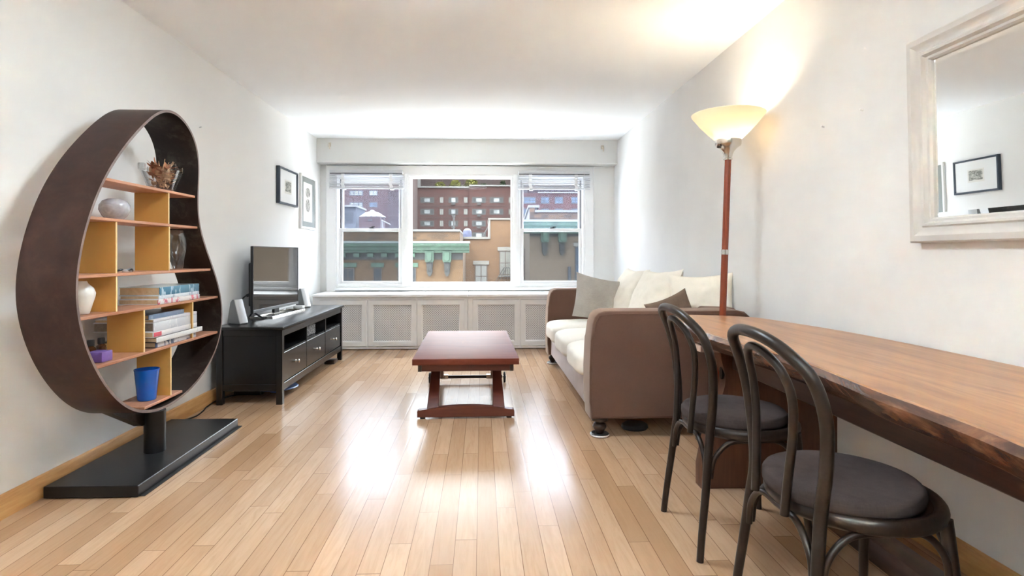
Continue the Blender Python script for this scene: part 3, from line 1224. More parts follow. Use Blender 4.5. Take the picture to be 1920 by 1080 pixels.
def sq(r, z, k=4.0, n=32):
    out = []
    for i in range(n):
        a = 2 * PI * i / n
        c, s = math.cos(a), math.sin(a)
        q = (abs(c) ** k + abs(s) ** k) ** (1 / k)
        out.append(b.verts.new(RZ @ V(c / q * r, s / q * r, z)))
    return out


ks = [sq(.056, .0), sq(.072, .050), sq(.090, .098), sq(.097, .114), sq(.090, .114), sq(.083, .096), sq(.066, .050), sq(.050, .010)]
for A, B in zip(ks[:-1], ks[1:]):
    for i in range(32):
        b.faces.new((A[i], A[(i + 1) % 32], B[(i + 1) % 32], B[i]))
b.faces.new(ks[0][::-1]); b.faces.new(ks[-1])
obj('bowl_body', b, M['clear'], t, 40)
for sx_, sy_ in ((1, 1), (1, -1), (-1, 1), (-1, -1)):
    b = new()
    box(b, (-.015, -.015, 0), (.015, .015, .036), .003, 1, 0, RZ @ Matrix.Translation((sx_ * .074, sy_ * .074, .108)))
    obj('corner_lug', b, M['clear'], t, 30)
# flowers
M['dry1'] = plain('dried_petals_tan', (0.6300, 0.4050, 0.2400), 0.85, 0.2, var=0.35, vs=40)
M['dry2'] = plain('dried_petals_russet', (0.4050, 0.1755, 0.0945), 0.85, 0.2, var=0.35, vs=40)
t = thing('dried_flowers', 'bunch of brown dried flowers and seed pods in the glass bowl', 'dried flowers', (gx, gy, gz + .012))


def leafq(bm, c, d, up, L, W_, curl, mi):
    d = d.normalized(); s = d.cross(up).normalized(); u = s.cross(d)
    pr = []
    for i in range(5):
        f = i / 4
        ww = W_ * math.sin(PI * min(.98, f * .9 + .06))
        o = c + d * (L * f) + u * (curl * f * f * L)
        pr.append((bm.verts.new(o - s * ww + u * .12 * ww), bm.verts.new(o), bm.verts.new(o + s * ww + u * .12 * ww)))
    for p, q in zip(pr[:-1], pr[1:]):
        bm.faces.new((p[0], p[1], q[1], q[0])).material_index = mi
        bm.faces.new((p[1], p[2], q[2], q[1])).material_index = mi


rr = random.Random(3)
for nm, mt, cnt, cz, sp_, L in (('flower_heads', 'dry2', 50, .088, .06, .058), ('dry_leaves', 'dry1', 90, .065, .066, .050)):
    b = new()
    for i in range(cnt):
        a = rr.uniform(0, 2 * PI); r_ = sp_ * math.sqrt(rr.random()) * .75
        z_ = rr.uniform(.012, cz + .045) if nm == 'dry_leaves' else rr.uniform(cz - .03, cz + .05)
        lim = .030 + .3 * z_
        r_ = min(r_, lim)
        c = V(gx + r_ * math.cos(a), gy + r_ * math.sin(a), gz + z_)
        d = V(math.cos(a) * .6 + rr.uniform(-.6, .6), math.sin(a) * .6 + rr.uniform(-.6, .6), rr.uniform(-.2, 1.0))
        ll = L * rr.uniform(.6, 1.0) * (0.6 if z_ < .07 else 1.0)
        leafq(b, c, d, V(rr.uniform(-.3, .3), rr.uniform(-.3, .3), 1), ll, ll * .33, rr.uniform(-.5, .6), 0)
    for i in range(9 if nm == 'dry_leaves' else 0):
        a = rr.uniform(0, 2 * PI)
        p0 = V(gx, gy, gz + .07)
        tube(b, spline([p0, p0 + V(math.cos(a) * .03, math.sin(a) * .03, .05), p0 + V(math.cos(a) * .06, math.sin(a) * .06, .075 + rr.uniform(0, .03))], 4),
             [.004, .004, .0035, .0035, .003, .0025, .002, .0015, .001], 6)
    o = obj(nm, b, M[mt], t, 0)

# grey lavender stone vase
b = new()
lathe(b, [(0, 0), (.032, .0), (.052, .020), (.065, .048), (.063, .070), (.050, .090), (.030, .099), (.026, .100), (.024, .095), (.042, .086), (.054, .068), (.054, .048), (.036, .018), (0, .010)],
      (-1.728, 2.805, on(SH['B'])), 40)


def marble():
    k = NT('lavender_glass')
    v = k.coord(scale=(1, 1, 1.6))
    a = k.noise(v, 14, 5, 0.6, 2.0)
    k.base(k.ramp(a, [(0.3, (0.42, 0.41, 0.44)), (0.55, (0.56, 0.55, 0.575)), (0.7, (0.70, 0.69, 0.71))]), 0.15, 0.5)
    k.b.inputs['Transmission Weight'].default_value = 0.15
    return k.m


tag(obj('round_vase', b, marble(), None, 40), 'squat lavender grey glass vase on the second bookcase shelf from top', 'vase')
# clear vase
b = new()
cvx, cvy = -1.735, 3.375
prof = [(0, 0), (.024, 0), (.030, .012), (.034, .06), (.046, .12), (.050, .165), (.044, .205), (.036, .222), (.032, .222), (.040, .203),
        (.045, .165), (.040, .12), (.026, .07), (.010, .055), (0, .05)]
lathe(b, prof, (cvx, cvy, on(SH['C'])), 36, sy=1.0)
for v in b.verts:
    a = math.atan2(v.co.y - cvy, v.co.x - cvx)
    zz = v.co.z - SH['C']
    k = 1 + .10 * math.sin(3 * a + zz * 16)
    v.co.x = cvx + (v.co.x - cvx) * k
    v.co.y = cvy + (v.co.y - cvy) * k + .008 * math.sin(zz * 14)
tag(obj('glass_vase', b, M['clear'], None, 40), 'tall clear wavy glass vase standing right of the ochre divider', 'vase')
# metal trinket
t = thing('metal_trinket', 'small dark metal ornament lying on the middle bookcase shelf', 'ornament', (-1.70, 2.835, on(SH['C'])))
b = new()
tube(b, spline([(-1.715, 2.79, on(SH['C']) + .006), (-1.70, 2.81, on(SH['C']) + .012), (-1.705, 2.84, on(SH['C']) + .007), (-1.69, 2.87, on(SH['C']) + .012), (-1.70, 2.895, on(SH['C']) + .005)], 5), .005, 8)
obj('chain', b, M['black_metal'], t, 40)
b = new(); lathe(b, [(0, 0), (.012, .0), (.014, .006), (.006, .012), (0, .013)], (-1.685, 2.815, on(SH['C'])), 16)
obj('bead', b, M['silver'], t, 40)
b = new(); lathe(b, [(0, 0), (.010, .0), (.012, .005), (.004, .010), (0, .011)], (-1.70, 2.872, on(SH['C'])), 16)
obj('bead', b, M['silver'], t, 40)
# white vase
b = new()
lathe(b, [(0, 0), (.026, 0), (.030, .004), (.040, .04), (.050, .075), (.052, .09), (.044, .112), (.024, .132), (.020, .142), (.017, .142), (.018, .13), (.036, .108), (.044, .09), (.03, .03), (0, .02)],
      (-1.72, 2.565, on(SH['D'])), 36)
tag(obj('white_vase', b, plain('white_ceramic', (0.80, 0.80, 0.78), 0.3, 0.5, var=0.03), None, 40), 'small white ceramic vase at the left end of the bookcase', 'vase')


# books
def flat_book(name, label, group, x0, x1, y0, y1, z0, z1, cover_m, spine_m, pages_m=None, rz=0.0):
    c = Vector(((x0 + x1) / 2, (y0 + y1) / 2, z0))
    t_ = thing(name, label, 'book', c, rz, group)
    th = min(.003, (z1 - z0) * .14)
    h = z1 - z0
    X0, X1, Y0, Y1 = x0 - c.x, x1 - c.x, y0 - c.y, y1 - c.y
    bb = new()
    box(bb, (X0, Y0, 0), (X1 - .004, Y1, th))
    box(bb, (X0, Y0, h - th), (X1 - .004, Y1, h))
    obj('cover', bb, cover_m, t_, 0, True)
    bb = new()
    box(bb, (X1 - .006, Y0, 0), (X1, Y1, h), .0018, 2)
    obj('spine', bb, spine_m, t_, 30, True)
    bb = new()
    box(bb, (X0 + .004, Y0 + .004, th), (X1 - .006, Y1 - .004, h - th))
    obj('pages', bb, pages_m or M['pages'], t_, 0, True)
    return t_


white_c = plain('white_cover', (0.70, 0.70, 0.70), 0.4, 0.5, var=0.03)
pale_c = plain('pale_blue_cover', (0.55, 0.62, 0.68), 0.35, 0.5, var=0.04)
black_c = plain('black_cover', (0.02, 0.02, 0.024), 0.4, 0.5)
navy_c = plain('navy_cover', (0.085, 0.105, 0.15), 0.35, 0.5, var=0.1)
grey_p = plain('grey_pages', (0.20, 0.165, 0.14), 0.85, 0.1, var=0.15, vs=90)
g1 = 'art books on the shelf below the middle one'
z = on(SH['D'])
flat_book('art_book', 'white paperback with pink spine lettering, lowest of the upper book stack', g1, -1.850, -1.648, 3.030, 3.465, z, z + .026, white_c, spine_mat('white_pink_spine', (0.72, 0.70, 0.70), (0.62, 0.16, 0.22), .52, 40))
flat_book('art_book', 'thin pale blue book between the teal and pink-lettered books', g1, -1.850, -1.650, 3.040, 3.462, z + .0265, z + .0445, pale_c, spine_mat('pale_blue_spine', (0.62, 0.68, 0.73), (0.35, 0.42, 0.5), .6))
flat_book('art_book', 'thick teal and black hardback lying on top of the upper book stack', g1, -1.860, -1.652, 3.052, 3.465, z + .045, z + .087, plain('pale_teal_cover', (0.50, 0.60, 0.64), 0.2, 0.5, var=0.08), spine_mat('teal_spine', (0.07, 0.22, 0.33), (0.45, 0.6, 0.68), .56, 34))
g2 = 'stacked books on the lower shelf'
z = on(SH['E'])
lst = [(.028, -1.935, -1.655, 3.02, 3.435, black_c, ((0.62, 0.63, 0.66), (0.07, 0.10, 0.18), .50), None, 'black bound book with speckled spine, bottom of the lower stack'),
       (.026, -1.870, -1.640, 3.00, 3.480, black_c, ((0.72, 0.72, 0.71), (0.55, 0.55, 0.56), .6), None, 'long white spined book jutting out second from stack bottom'),
       (.028, -1.835, -1.652, 2.99, 3.440, white_c, ((0.72, 0.70, 0.70), (0.60, 0.58, 0.58), .62), None, 'white book with a red block on its spine in the lower stack'),
       (.046, -1.955, -1.655, 3.00, 3.445, plain('pale_grey_cover', (0.56, 0.58, 0.62), 0.4, 0.5, var=0.03), ((0.58, 0.61, 0.65), (0.72, 0.73, 0.75), .6), grey_p, 'thick pale grey book in the middle of the lower stack'),
       (.016, -1.950, -1.655, 3.00, 3.445, white_c, ((0.62, 0.62, 0.66), (0.5, 0.5, 0.55), .62), None, 'thin grey white book just under the navy book'),
       (.024, -1.840, -1.670, 2.985, 3.33, navy_c, ((0.16, 0.22, 0.32), (0.25, 0.32, 0.42), .6), None, 'navy clothbound book on top of the lower stack')]
for i, (h, xa, xb, ya, yb, cm, (sb, si, st_), pg, lb) in enumerate(lst):
    tb = flat_book('hardback_book', lb, g2, xa, xb, ya, yb, z, z + h, cm, spine_mat('spine_%d' % i, sb, si, st_), pg)
    if i == 2:
        b = new()
        box(b, (xb - .002, ya + .004, z + .003), (xb + .0006, ya + .075, z + h - .003))
        obj('spine_block', b, plain('red_block', (0.62, 0.09, 0.13), 0.4), tb, 0)
    z += h + .0005

# purple box and two little bottles
b = new()
box(b, (-1.735, 2.615, on(SH['E'])), (-1.665, 2.690, on(SH['E']) + .046), .004, 2)
tag(obj('purple_box', b, plain('purple_box', (0.19, 0.11, 0.38), 0.35, 0.5, var=0.15, vs=30), None, 30), 'small purple box at the left end of the lower shelf', 'box')
for i, (bx, by, lb) in enumerate(((-1.775, 2.708, 'amber bottle with black cap behind the purple box, closer to the steel band'), (-1.775, 2.782, 'amber bottle with black cap behind the purple box, beside the divider'))):
    t = thing('dropper_bottle', lb, 'bottle', (bx, by, on(SH['E'])), 0, 'small amber bottles')
    b = new(); lathe(b, [(0, 0), (.018, 0), (.020, .003), (.020, .050), (.012, .058), (.010, .062), (0, .062)], (bx, by, on(SH['E'])), 20)
    obj('bottle_body', b, plain('amber_glass', (0.07, 0.025, 0.008), 0.1, 0.6), t, 40)
    b = new(); lathe(b, [(0, .060), (.015, .060), (.015, .084), (.013, .088), (0, .088)], (bx, by, on(SH['E'])), 20)
    obj('cap', b, M['black_plastic'], t, 40)

# blue cup
b = new()
lathe(b, [(0, 0), (.040, 0), (.043, .004), (.057, .150), (.0585, .153), (.0585, .158), (.055, .158), (.0405, .008), (0, .006)], (-1.715, 3.045, on(SH['F'])), 40)


def bluecup():
    k = NT('blue_plastic')
    k.base((0.005, 0.105, 0.52), 0.15, 0.5)
    k.b.inputs['Transmission Weight'].default_value = 0.06
    return k.m


tag(obj('plastic_cup', b, bluecup(), None, 40), 'translucent blue plastic cup on the lowest bookcase shelf', 'cup')

# ------------------------------------------------------------------ media console
CX0, CX1, CY0, CY1, CH = -1.930, -1.455, 4.300, 6.135, .570
t = thing('media_console', 'long black wooden media console with three drawers along the left wall', 'tv stand', ((CX0 + CX1) / 2, (CY0 + CY1) / 2, 0))
b = new(); box(b, (CX0 - .010, CY0 - .014, CH - .024), (CX1 + .014, CY1 + .014, CH), .004, 2); obj('top', b, M['black_wood'], t, 30)
LG = .045
for lx in (CX0, CX1 - LG):
    for ly in (CY0, CY1 - LG):
        b = new(); box(b, (lx, ly, 0), (lx + LG, ly + LG, CH - .024), .0025, 1); obj('leg', b, M['black_wood'], t, 30)
b = new()
box(b, (CX0 + LG, CY0 + .006, .50), (CX1 - LG, CY0 + .030, CH - .024), .002, 1)
box(b, (CX0 + LG, CY0 + .006, .100), (CX1 - LG, CY0 + .030, .150), .002, 1)
box(b, (CX0 + LG, CY0 + .012, .150), (CX1 - LG, CY0 + .026, .50))
obj('side_panel', b, M['black_wood'], t, 30)
b = new()
box(b, (CX0 + LG, CY1 - .030, .100), (CX1 - LG, CY1 - .008, CH - .024), .002, 1)
obj('side_panel', b, M['black_wood'], t, 30)
b = new()
box(b, (CX1 - .032, CY0 + LG, .496), (CX1 - .004, CY1 - LG, CH - .024), .002, 1)
box(b, (CX1 - .032, CY0 + LG, .095), (CX1 - .004, CY1 - LG, .150), .002, 1)
DW = (CY1 - CY0 - 2 * LG) / 3
for i in (1, 2):
    yy = CY0 + LG + DW * i
    box(b, (CX1 - .030, yy - .010, .150), (CX1 - .006, yy + .010, .496), .002, 1)
    box(b, (CX0 + .02, yy - .008, .375), (CX1 - .030, yy + .008, .53))
box(b, (CX0 + .02, CY0 + .028, .374), (CX1 - .012, CY1 - .028, .386))
obj('front_frame', b, M['black_wood'], t, 30)
b = new(); box(b, (CX0 + .006, CY0 + .028, .10), (CX0 + .018, CY1 - .028, .545)); box(b, (CX0 + .02, CY0 + .03, .10), (CX1 - .034, CY1 - .03, .112))
obj('back_panel', b, M['black_in'], t, 0)
for i in range(3):
    ya, yb = CY0 + LG + DW * i + (.003 if i == 0 else .012), CY0 + LG + DW * (i + 1) - (.003 if i == 2 else .012)
    b = new()
    box(b, (CX1 - .026, ya, .155), (CX1 - .008, yb, .372), .003, 1)
    box(b, (CX0 + .03, ya + .01, .16), (CX1 - .026, yb - .01, .34))
    d = obj('drawer', b, M['black_wood'], t, 30)
    ym = (ya + yb) / 2
    b = new()
    Mk = Matrix.Translation((CX1 - .008, ym, .262)) @ Matrix.Rotation(PI / 2, 4, 'Y')
    lathe(b, [(0, 0), (.010, 0), (.010, .003), (.006, .006), (.006, .016), (.013, .021), (.014, .028), (.010, .032), (0, .033)], (0, 0, 0), 20, 0, Mk)
    obj('knob', b, M['chrome'], d, 40)
# basket in the middle niche, red case in the far one


def weave():
    k = NT('woven_basket')
    v = k.coord(scale=(1, 1, 1))
    a = k.noise(v, 75, 3, 0.7)
    k.base(k.ramp(a, [(0.40, (0.02, 0.02, 0.02)), (0.52, (0.12, 0.12, 0.12)), (0.62, (0.42, 0.41, 0.39))]), 0.7, 0.3)
    k.bump(a, 0.6, 0.01)
    return k.m


b = new()
yb0 = CY0 + LG + DW + .02
vs = box(b, (CX1 - .24, yb0, .387), (CX1 - .055, yb0 + .40, .472), .006, 2)
tag(obj('woven_basket', b, weave(), None, 30), 'flat grey woven basket in the middle niche of the black console', 'basket')
b = new()
box(b, (CX1 - .16, CY0 + LG + 2 * DW + .014, .3865), (CX1 - .05, CY0 + LG + 2 * DW + .045, .470), .002, 1)
tag(obj('disc_case', b, plain('red_case', (0.50, 0.035, 0.085), 0.35), None, 30), 'thin red case standing in the far niche of the black console', 'case')

# television
p0, p1 = V(-1.855, 4.79), V(-1.782, 5.715)
dv = (p1 - p0).normalized()
t = thing('television', 'flat black television with glossy reflecting screen on the black console', 'tv', ((p0.x + p1.x) / 2, (p0.y + p1.y) / 2, CH), math.atan2(dv.y, dv.x) - PI / 2)
L2 = (p1 - p0).length / 2
b = new()
box(b, (-.022, -L2, .052), (-.002, L2, .596), .003, 1)
obj('panel', b, M['black_plastic'], t, 30, True)
b = new()
sweep(b, (-L2, L2, .052, .596), [(0, 0), (0, .004), (.007, .004), (.007, 0)], lambda u, v, h: V(-.002 + h, u, v))
obj('bezel', b, M['black_plastic'], t, 30, True)
b = new()
box(b, (-.002, -L2 + .006, .072), (.0, L2 - .006, .591))
obj('screen', b, M['screen_tv'], t, 0, True)
b = new()
box(b, (-.002, -L2, .050), (.005, L2, .074), .002, 1)
box(b, (.005, -.03, .058), (.0056, .03, .066))
obj('lower_bezel', b, M['grey_plastic'], t, 30, True)
b = new()
box(b, (-.060, -L2 + .04, .10), (-.022, L2 - .04, .46), .012, 2)
box(b, (-.075, -L2 + .10, .07), (-.03, L2 - .10, .26), .01, 2)
obj('back_housing', b, M['black_plastic'], t, 30, True)
b = new()
for s in (-1,):
    tube(b, [(-.03, s * (L2 - .06), .056), (.07, s * (L2 - .03), .006)], .008, 8)
    tube(b, [(-.03, s * (L2 - .06), .056), (-.075, s * (L2 - .09), .006)], .008, 8)
obj('foot', b, M['black_plastic'], t, 40, True)
b = new()
sweep(b, (-.40, .30, -.06, .135), [(0, .001), (0, .014), (.004, .017), (.014, .017), (.018, .014), (.018, .001)], lambda u, v, h: V(v, u, h))
obj('stand_loop', b, M['chrome'], t, 30, True)
b = new()
box(b, (-.03, -.05, .010), (-.005, .05, .06), .003, 1)
obj('stand_neck', b, M['black_plastic'], t, 30, True)


def speaker(x, y, rz, label, h=.185):
    t_ = thing('desktop_speaker', label, 'speaker', (x, y, CH), rz, 'small speakers beside the television')
    bb = new()
    # side outline: front face (at +x) leans back
    poly = [(0.0, .004), (.002, .012), (-.055, h), (-.075, h + .002), (-.095, h - .02), (-.125, .02), (-.125, .004)]
    prism(bb, poly, lambda u, v, hh: V(u, hh, v), -.036, .036, 0, .004, 2)
    obj('cabinet', bb, M['grey_plastic'], t_, 35, True)
    bb = new()
    poly = [(.006, .006), (.009, .012), (-.049, h + .002), (-.056, h + .002), (-.001, .010)]
    prism(bb, poly, lambda u, v, hh: V(u, hh, v), -.038, .038, 0, .002, 2)
    f_ = obj('front_plate', bb, M['silver'], t_, 35, True)
    bb = new()
    box(bb, (-.11, -.032, 0), (.004, .032, .004))
    obj('base_pad', bb, M['rubber'], t_, 0, True)
    return t_


speaker(-1.800, 4.465, math.radians(-24), 'silver and grey wedge speaker at the near end of the black console')
speaker(-1.735, 5.865, math.radians(-30), 'silver and grey wedge speaker on the console behind the television')
b = new(); box(b, (-1.835, 5.735, CH), (-1.745, 5.815, CH + .026), .005, 2)
tag(obj('white_adapter', b, M['white'], None, 30), 'small white box on the console between television and far speaker', 'box')
b = new()
tube(b, spline([(-1.912, 4.86, .765), (-1.935, 4.83, .755), (-1.960, 4.76, .70), (-1.965, 4.70, .64), (-1.958, 4.67, .585), (-1.955, 4.64, .576)], 6), .006, 8)
tube(b, [(-1.905, 4.87, .768), (-1.925, 4.845, .760)], .013, 10)
tag(obj('power_cable', b, M['rope'], None, 40), 'black cable curving down behind the television', 'cable')

# on the floor by the console
b = new()
lathe(b, [(0, .030), (.12, .030), (.155, .034), (.165, .040), (.160, .046), (.12, .043), (0, .042)], (-1.640, 4.72, 0), 40)
lathe(b, [(0, 0), (.05, 0), (.055, .02), (.03, .031), (0, .031)], (-1.640, 4.72, 0), 24)
tag(obj('blue_disc', b, plain('light_blue_plastic', (0.22, 0.33, 0.66), 0.4, 0.5, var=0.08), None, 40), 'light blue round disc on the floor under the black console', 'disc')
b = new()
box(b, (-1.57, 5.86, 0), (-1.47, 6.00, .038), .006, 2)
tag(obj('dark_block', b, M['dark_turned'], None, 30), 'small dark brown block on the floor near the console leg by the window', 'block')
b = new()
tube(b, spline([(-1.972, 3.86, .006), (-1.93, 4.0, .006), (-1.945, 4.14, .006), (-1.968, 4.24, .006), (-1.965, 4.42, .012), (-1.90, 4.62, .006), (-1.78, 4.85, .006), (-1.82, 5.2, .006), (-1.9, 5.5, .006)], 6), .005, 8)
tag(obj('floor_cable', b, M['rope'], None, 40), 'black cable on the floor running from the bookcase under the console', 'cable')
b = new()
box(b, (-1.93, 4.60, 0), (-1.72, 4.68, .04), .005, 2)
for i in range(4):
    box(b, (-1.91 + i * .045, 4.615, .040), (-1.88 + i * .045, 4.665, .044), .001, 1)
tag(obj('power_strip', b, M['black_plastic'], None, 30), 'dark power strip on the floor beneath the black console', 'power strip')

# ------------------------------------------------------------------ coffee table
t = thing('coffee_table', 'low reddish mahogany coffee table on wheels in the middle of the room', 'coffee table', (-.115, 4.55, 0), math.radians(0.9))
W2, L0, L1 = .355, -.685, .735
b = new(); box(b, (-W2, L0, .364), (W2, L1, .405), .003, 2); obj('tabletop', b, M['mahogany'], t, 30, True)
b = new()
AW = W2 - .036
box(b, (-AW, L0 + .03, .318), (AW, L0 + .052, .364), .001, 1)
box(b, (-AW, L1 - .06, .318), (AW, L1 - .04, .364), .001, 1)
box(b, (-AW, L0 + .052, .318), (-AW + .022, L1 - .06, .364), .001, 1)
box(b, (AW - .022, L0 + .052, .318), (AW, L1 - .06, .364), .001, 1)
obj('apron', b, M['mahogany_dark'], t, 30, True)
for s in (-1, 1):
    b = new()
    box(b, (s * (AW - .012) - .012, L0 + .026, .317), (s * (AW - .012) + .012, L0 + .031, .3635))
    obj('corner_block', b, M['dark_turned'], t, 0, True)
for s in (-1, 1):
    b = new()
    # slanting plank leg, in the y-z plane, tapering upward
    prism(b, [(s * .222 - .045 * (1 if s > 0 else 1) + .006, 0), (s * .222 + .039, 0), (s * .215 + .030, .262), (s * .215 - .030, .262)],
          lambda u, v, h: V(u, L0 + .055 + h + v * 1.05, .062 + v), -.022, .022, 0, .003, 1)
    obj('leg', b, M['mahogany_dark'], t, 30, True)
b = new()
poly = [(-.325, .012), (.325, .012), (.325, .052), (.315, .060)] + [(x / 20 * .30, .060 + .026 * (1 - (x / 20) ** 2)) for x in range(20, -21, -2)] + [(-.315, .060), (-.325, .052)]
prism(b, poly, lambda u, v, h: V(u, h, v), L0 + .025, L0 + .075, 0, .003, 1)
obj('foot_beam', b, M['mahogany_dark'], t, 30, True)
for s in (-1, 1):
    b = new(); lathe(b, [(0, 0), (.018, 0), (.018, .013), (0, .013)], (s * .29, L0 + .05, 0), 16); obj('foot_pad', b, M['rubber'], t, 40, True)
b = new(); tube(b, [(-.30, .43, .052), (.30, .43, .052)], .014, 14); obj('axle', b, M['dark_turned'], t, 40, True)
for s in (-1, 1):
    b = new()
    Mw = Matrix.Translation((s * .318, .43, .046)) @ Matrix.Rotation(PI / 2, 4, 'Y')
    lathe(b, [(0, -.009), (.038, -.009), (.046, -.006), (.046, .006), (.038, .009), (0, .009)], (0, 0, 0), 28, 0, Mw)
    wh = obj('wheel', b, M['rubber'], t, 40, True)
    b = new()
    lathe(b, [(0, -.014), (.012, -.014), (.012, .014), (0, .014)], (0, 0, 0), 16, 0, Mw)
    obj('hub', b, M['chrome'], wh, 40, True)
    b = new()
    box(b, (s * .19 - .028, .405, .038), (s * .19 + .028, .455, .072), .003, 1)
    obj('axle_clamp', b, M['chrome'], t, 30, True)
    b = new()
    prism(b, [(s * .225 - .028, 0), (s * .225 + .028, 0), (s * .225 + .024, .265), (s * .225 - .024, .265)],
          lambda u, v, h: V(u, .40 + h - v * 1.05, .055 + v), -.016, .016, 0, .003, 1)
    obj('leg', b, M['mahogany_dark'], t, 30, True)

# ------------------------------------------------------------------ sofa
SY0, SY1 = 3.445, 5.880
sofa = thing('sofa', 'long taupe upholstered sofa with cream seat cushions along the right wall', 'sofa', (1.14, 4.66, 0))
prof = [(.652, .112), (.645, .22), (.644, .40), (.652, .58), (.664, .68), (.678, .722), (.702, .748), (.74, .760), (1.54, .760), (1.59, .752),
        (1.622, .725), (1.632, .68), (1.634, .112)]
for ya, yb in ((SY0, SY0 + .215), (SY1 - .215, SY1)):
    b = new()
    prism(b, prof, lambda u, v, h: V(u, h, v), ya, yb, 0, .022, 4)
    a_ = obj('arm', b, M['sofa'], sofa, 40)
    ye = ya if ya == SY0 else yb
    b = new()
    s = -1 if ya == SY0 else 1
    pl = spline([(u * .985 + .018, ye - s * .0015, v * .985 + .004) for u, v in [(.655, .115), (.650, .30), (.654, .50), (.668, .66), (.690, .722), (.735, .745), (1.0, .747), (1.54, .745), (1.60, .728), (1.618, .68), (1.62, .40), (1.62, .118)]], 5)
    tube(b, pl, .0035, 6)
    obj('piping', b, M['sofa'], a_, 40)
b = new()
box(b, (1.42, SY0 + .19, .112), (1.632, SY1 - .19, .758), .030, 4)
obj('backrest', b, M['sofa'], sofa, 40)
b = new()
box(b, (.680, SY0 + .19, .112), (1.45, SY1 - .19, .315), .012, 3)
obj('seat_base', b, M['sofa_base_lit'], sofa, 40)
cy = SY0 + .215
cw = (SY1 - SY0 - .43) / 3
for i in range(3):
    b = new()
    softbox(b, (.612, cy + cw * i + .004, .300), (1.42, cy + cw * (i + 1) - .004, .468), 5.5, 16, .022, 0, .006, i)
    obj('seat_cushion', b, M['cream_seat'], sofa, 60)
fp = [(0, .018), (.020, .018), (.028, .026), (.030, .038), (.038, .046), (.042, .060), (.036, .076), (.024, .084), (.024, .090), (.050, .096), (.052, .112), (0, .112)]
cup = [(0, 0), (.050, 0), (.058, .006), (.058, .014), (.050, .020), (.040, .016), (0, .016)]
for fx_, fy_ in ((.715, 3.50), (.715, 5.825), (1.57, 3.50), (1.57, 5.825)):
    b = new(); lathe(b, fp, (fx_, fy_, 0), 28); ft = obj('leg', b, M['dark_turned'], sofa, 40)
    b = new(); lathe(b, cup, (fx_, fy_, 0), 28)
    for f in b.faces:
        if max(v.co.z for v in f.verts) < .0145 and min(v.co.z for v in f.verts) < .0065:
            f.material_index = 1
    obj('caster_cup', b, [M['black_plastic'], M['white']], ft, 40)
b = new()
lathe(b, [(0, 0), (.075, 0), (.085, .012), (.080, .030), (.060, .042), (0, .045)], (.965, 3.63, 0), 28, sy=.8)
tag(obj('dark_slipper', b, M['rubber'], None, 40), 'dark rounded slipper in shadow under the near end of the sofa', 'slipper')


def cush(name, m, label, c, wd, ht, t_, rot, seed, group=None, wr=.012, pinch=.075):
    bb = new()
    Mx = Matrix.Translation(c) @ rot
    pillow(bb, wd, ht, t_, seed, 30, Mx, pinch, wr)
    o_ = obj(name, bb, m, None, 60)
    return tag(o_, label, 'pillow', group)


def R(ax, deg):
    return Matrix.Rotation(math.radians(deg), 4, ax)


gp = 'large cream back pillows on the sofa'
# back pillows: plane faces -x, leaning back
cush('back_pillow', M['cream'], 'large cream back pillow at the window end of the sofa', V(1.315, 5.22, .725), .62, .54, .20, R('Z', 94) @ R('X', 24), 1, gp, .016)
cush('back_pillow', M['cream'], 'large cream back pillow in the middle of the sofa', V(1.305, 4.42, .730), .66, .55, .20, R('Z', 97) @ R('X', 22) @ R('Y', 2), 2, gp, .016)
cush('back_pillow', M['cream'], 'cream back pillow turned towards the sofa arm beside the lamp pole', V(1.478, 3.86, .765), .42, .42, .15, R('Z', 157) @ R('X', 14) @ R('Y', 3), 3, gp, .016)
cush('scatter_pillow', M['linen'], 'square grey linen scatter pillow leaning at the far sofa arm', V(1.060, 5.22, .700), .46, .44, .13, R('Z', 8) @ R('X', -26) @ R('Y', 13), 4, None, .010)
cush('scatter_pillow', M['brown_linen'], 'small brown linen scatter pillow peeking over the near sofa arm', V(1.245, 3.725, .688), .29, .30, .09, R('Z', -4) @ R('X', -6) @ R('Y', -22), 5, None, .010)


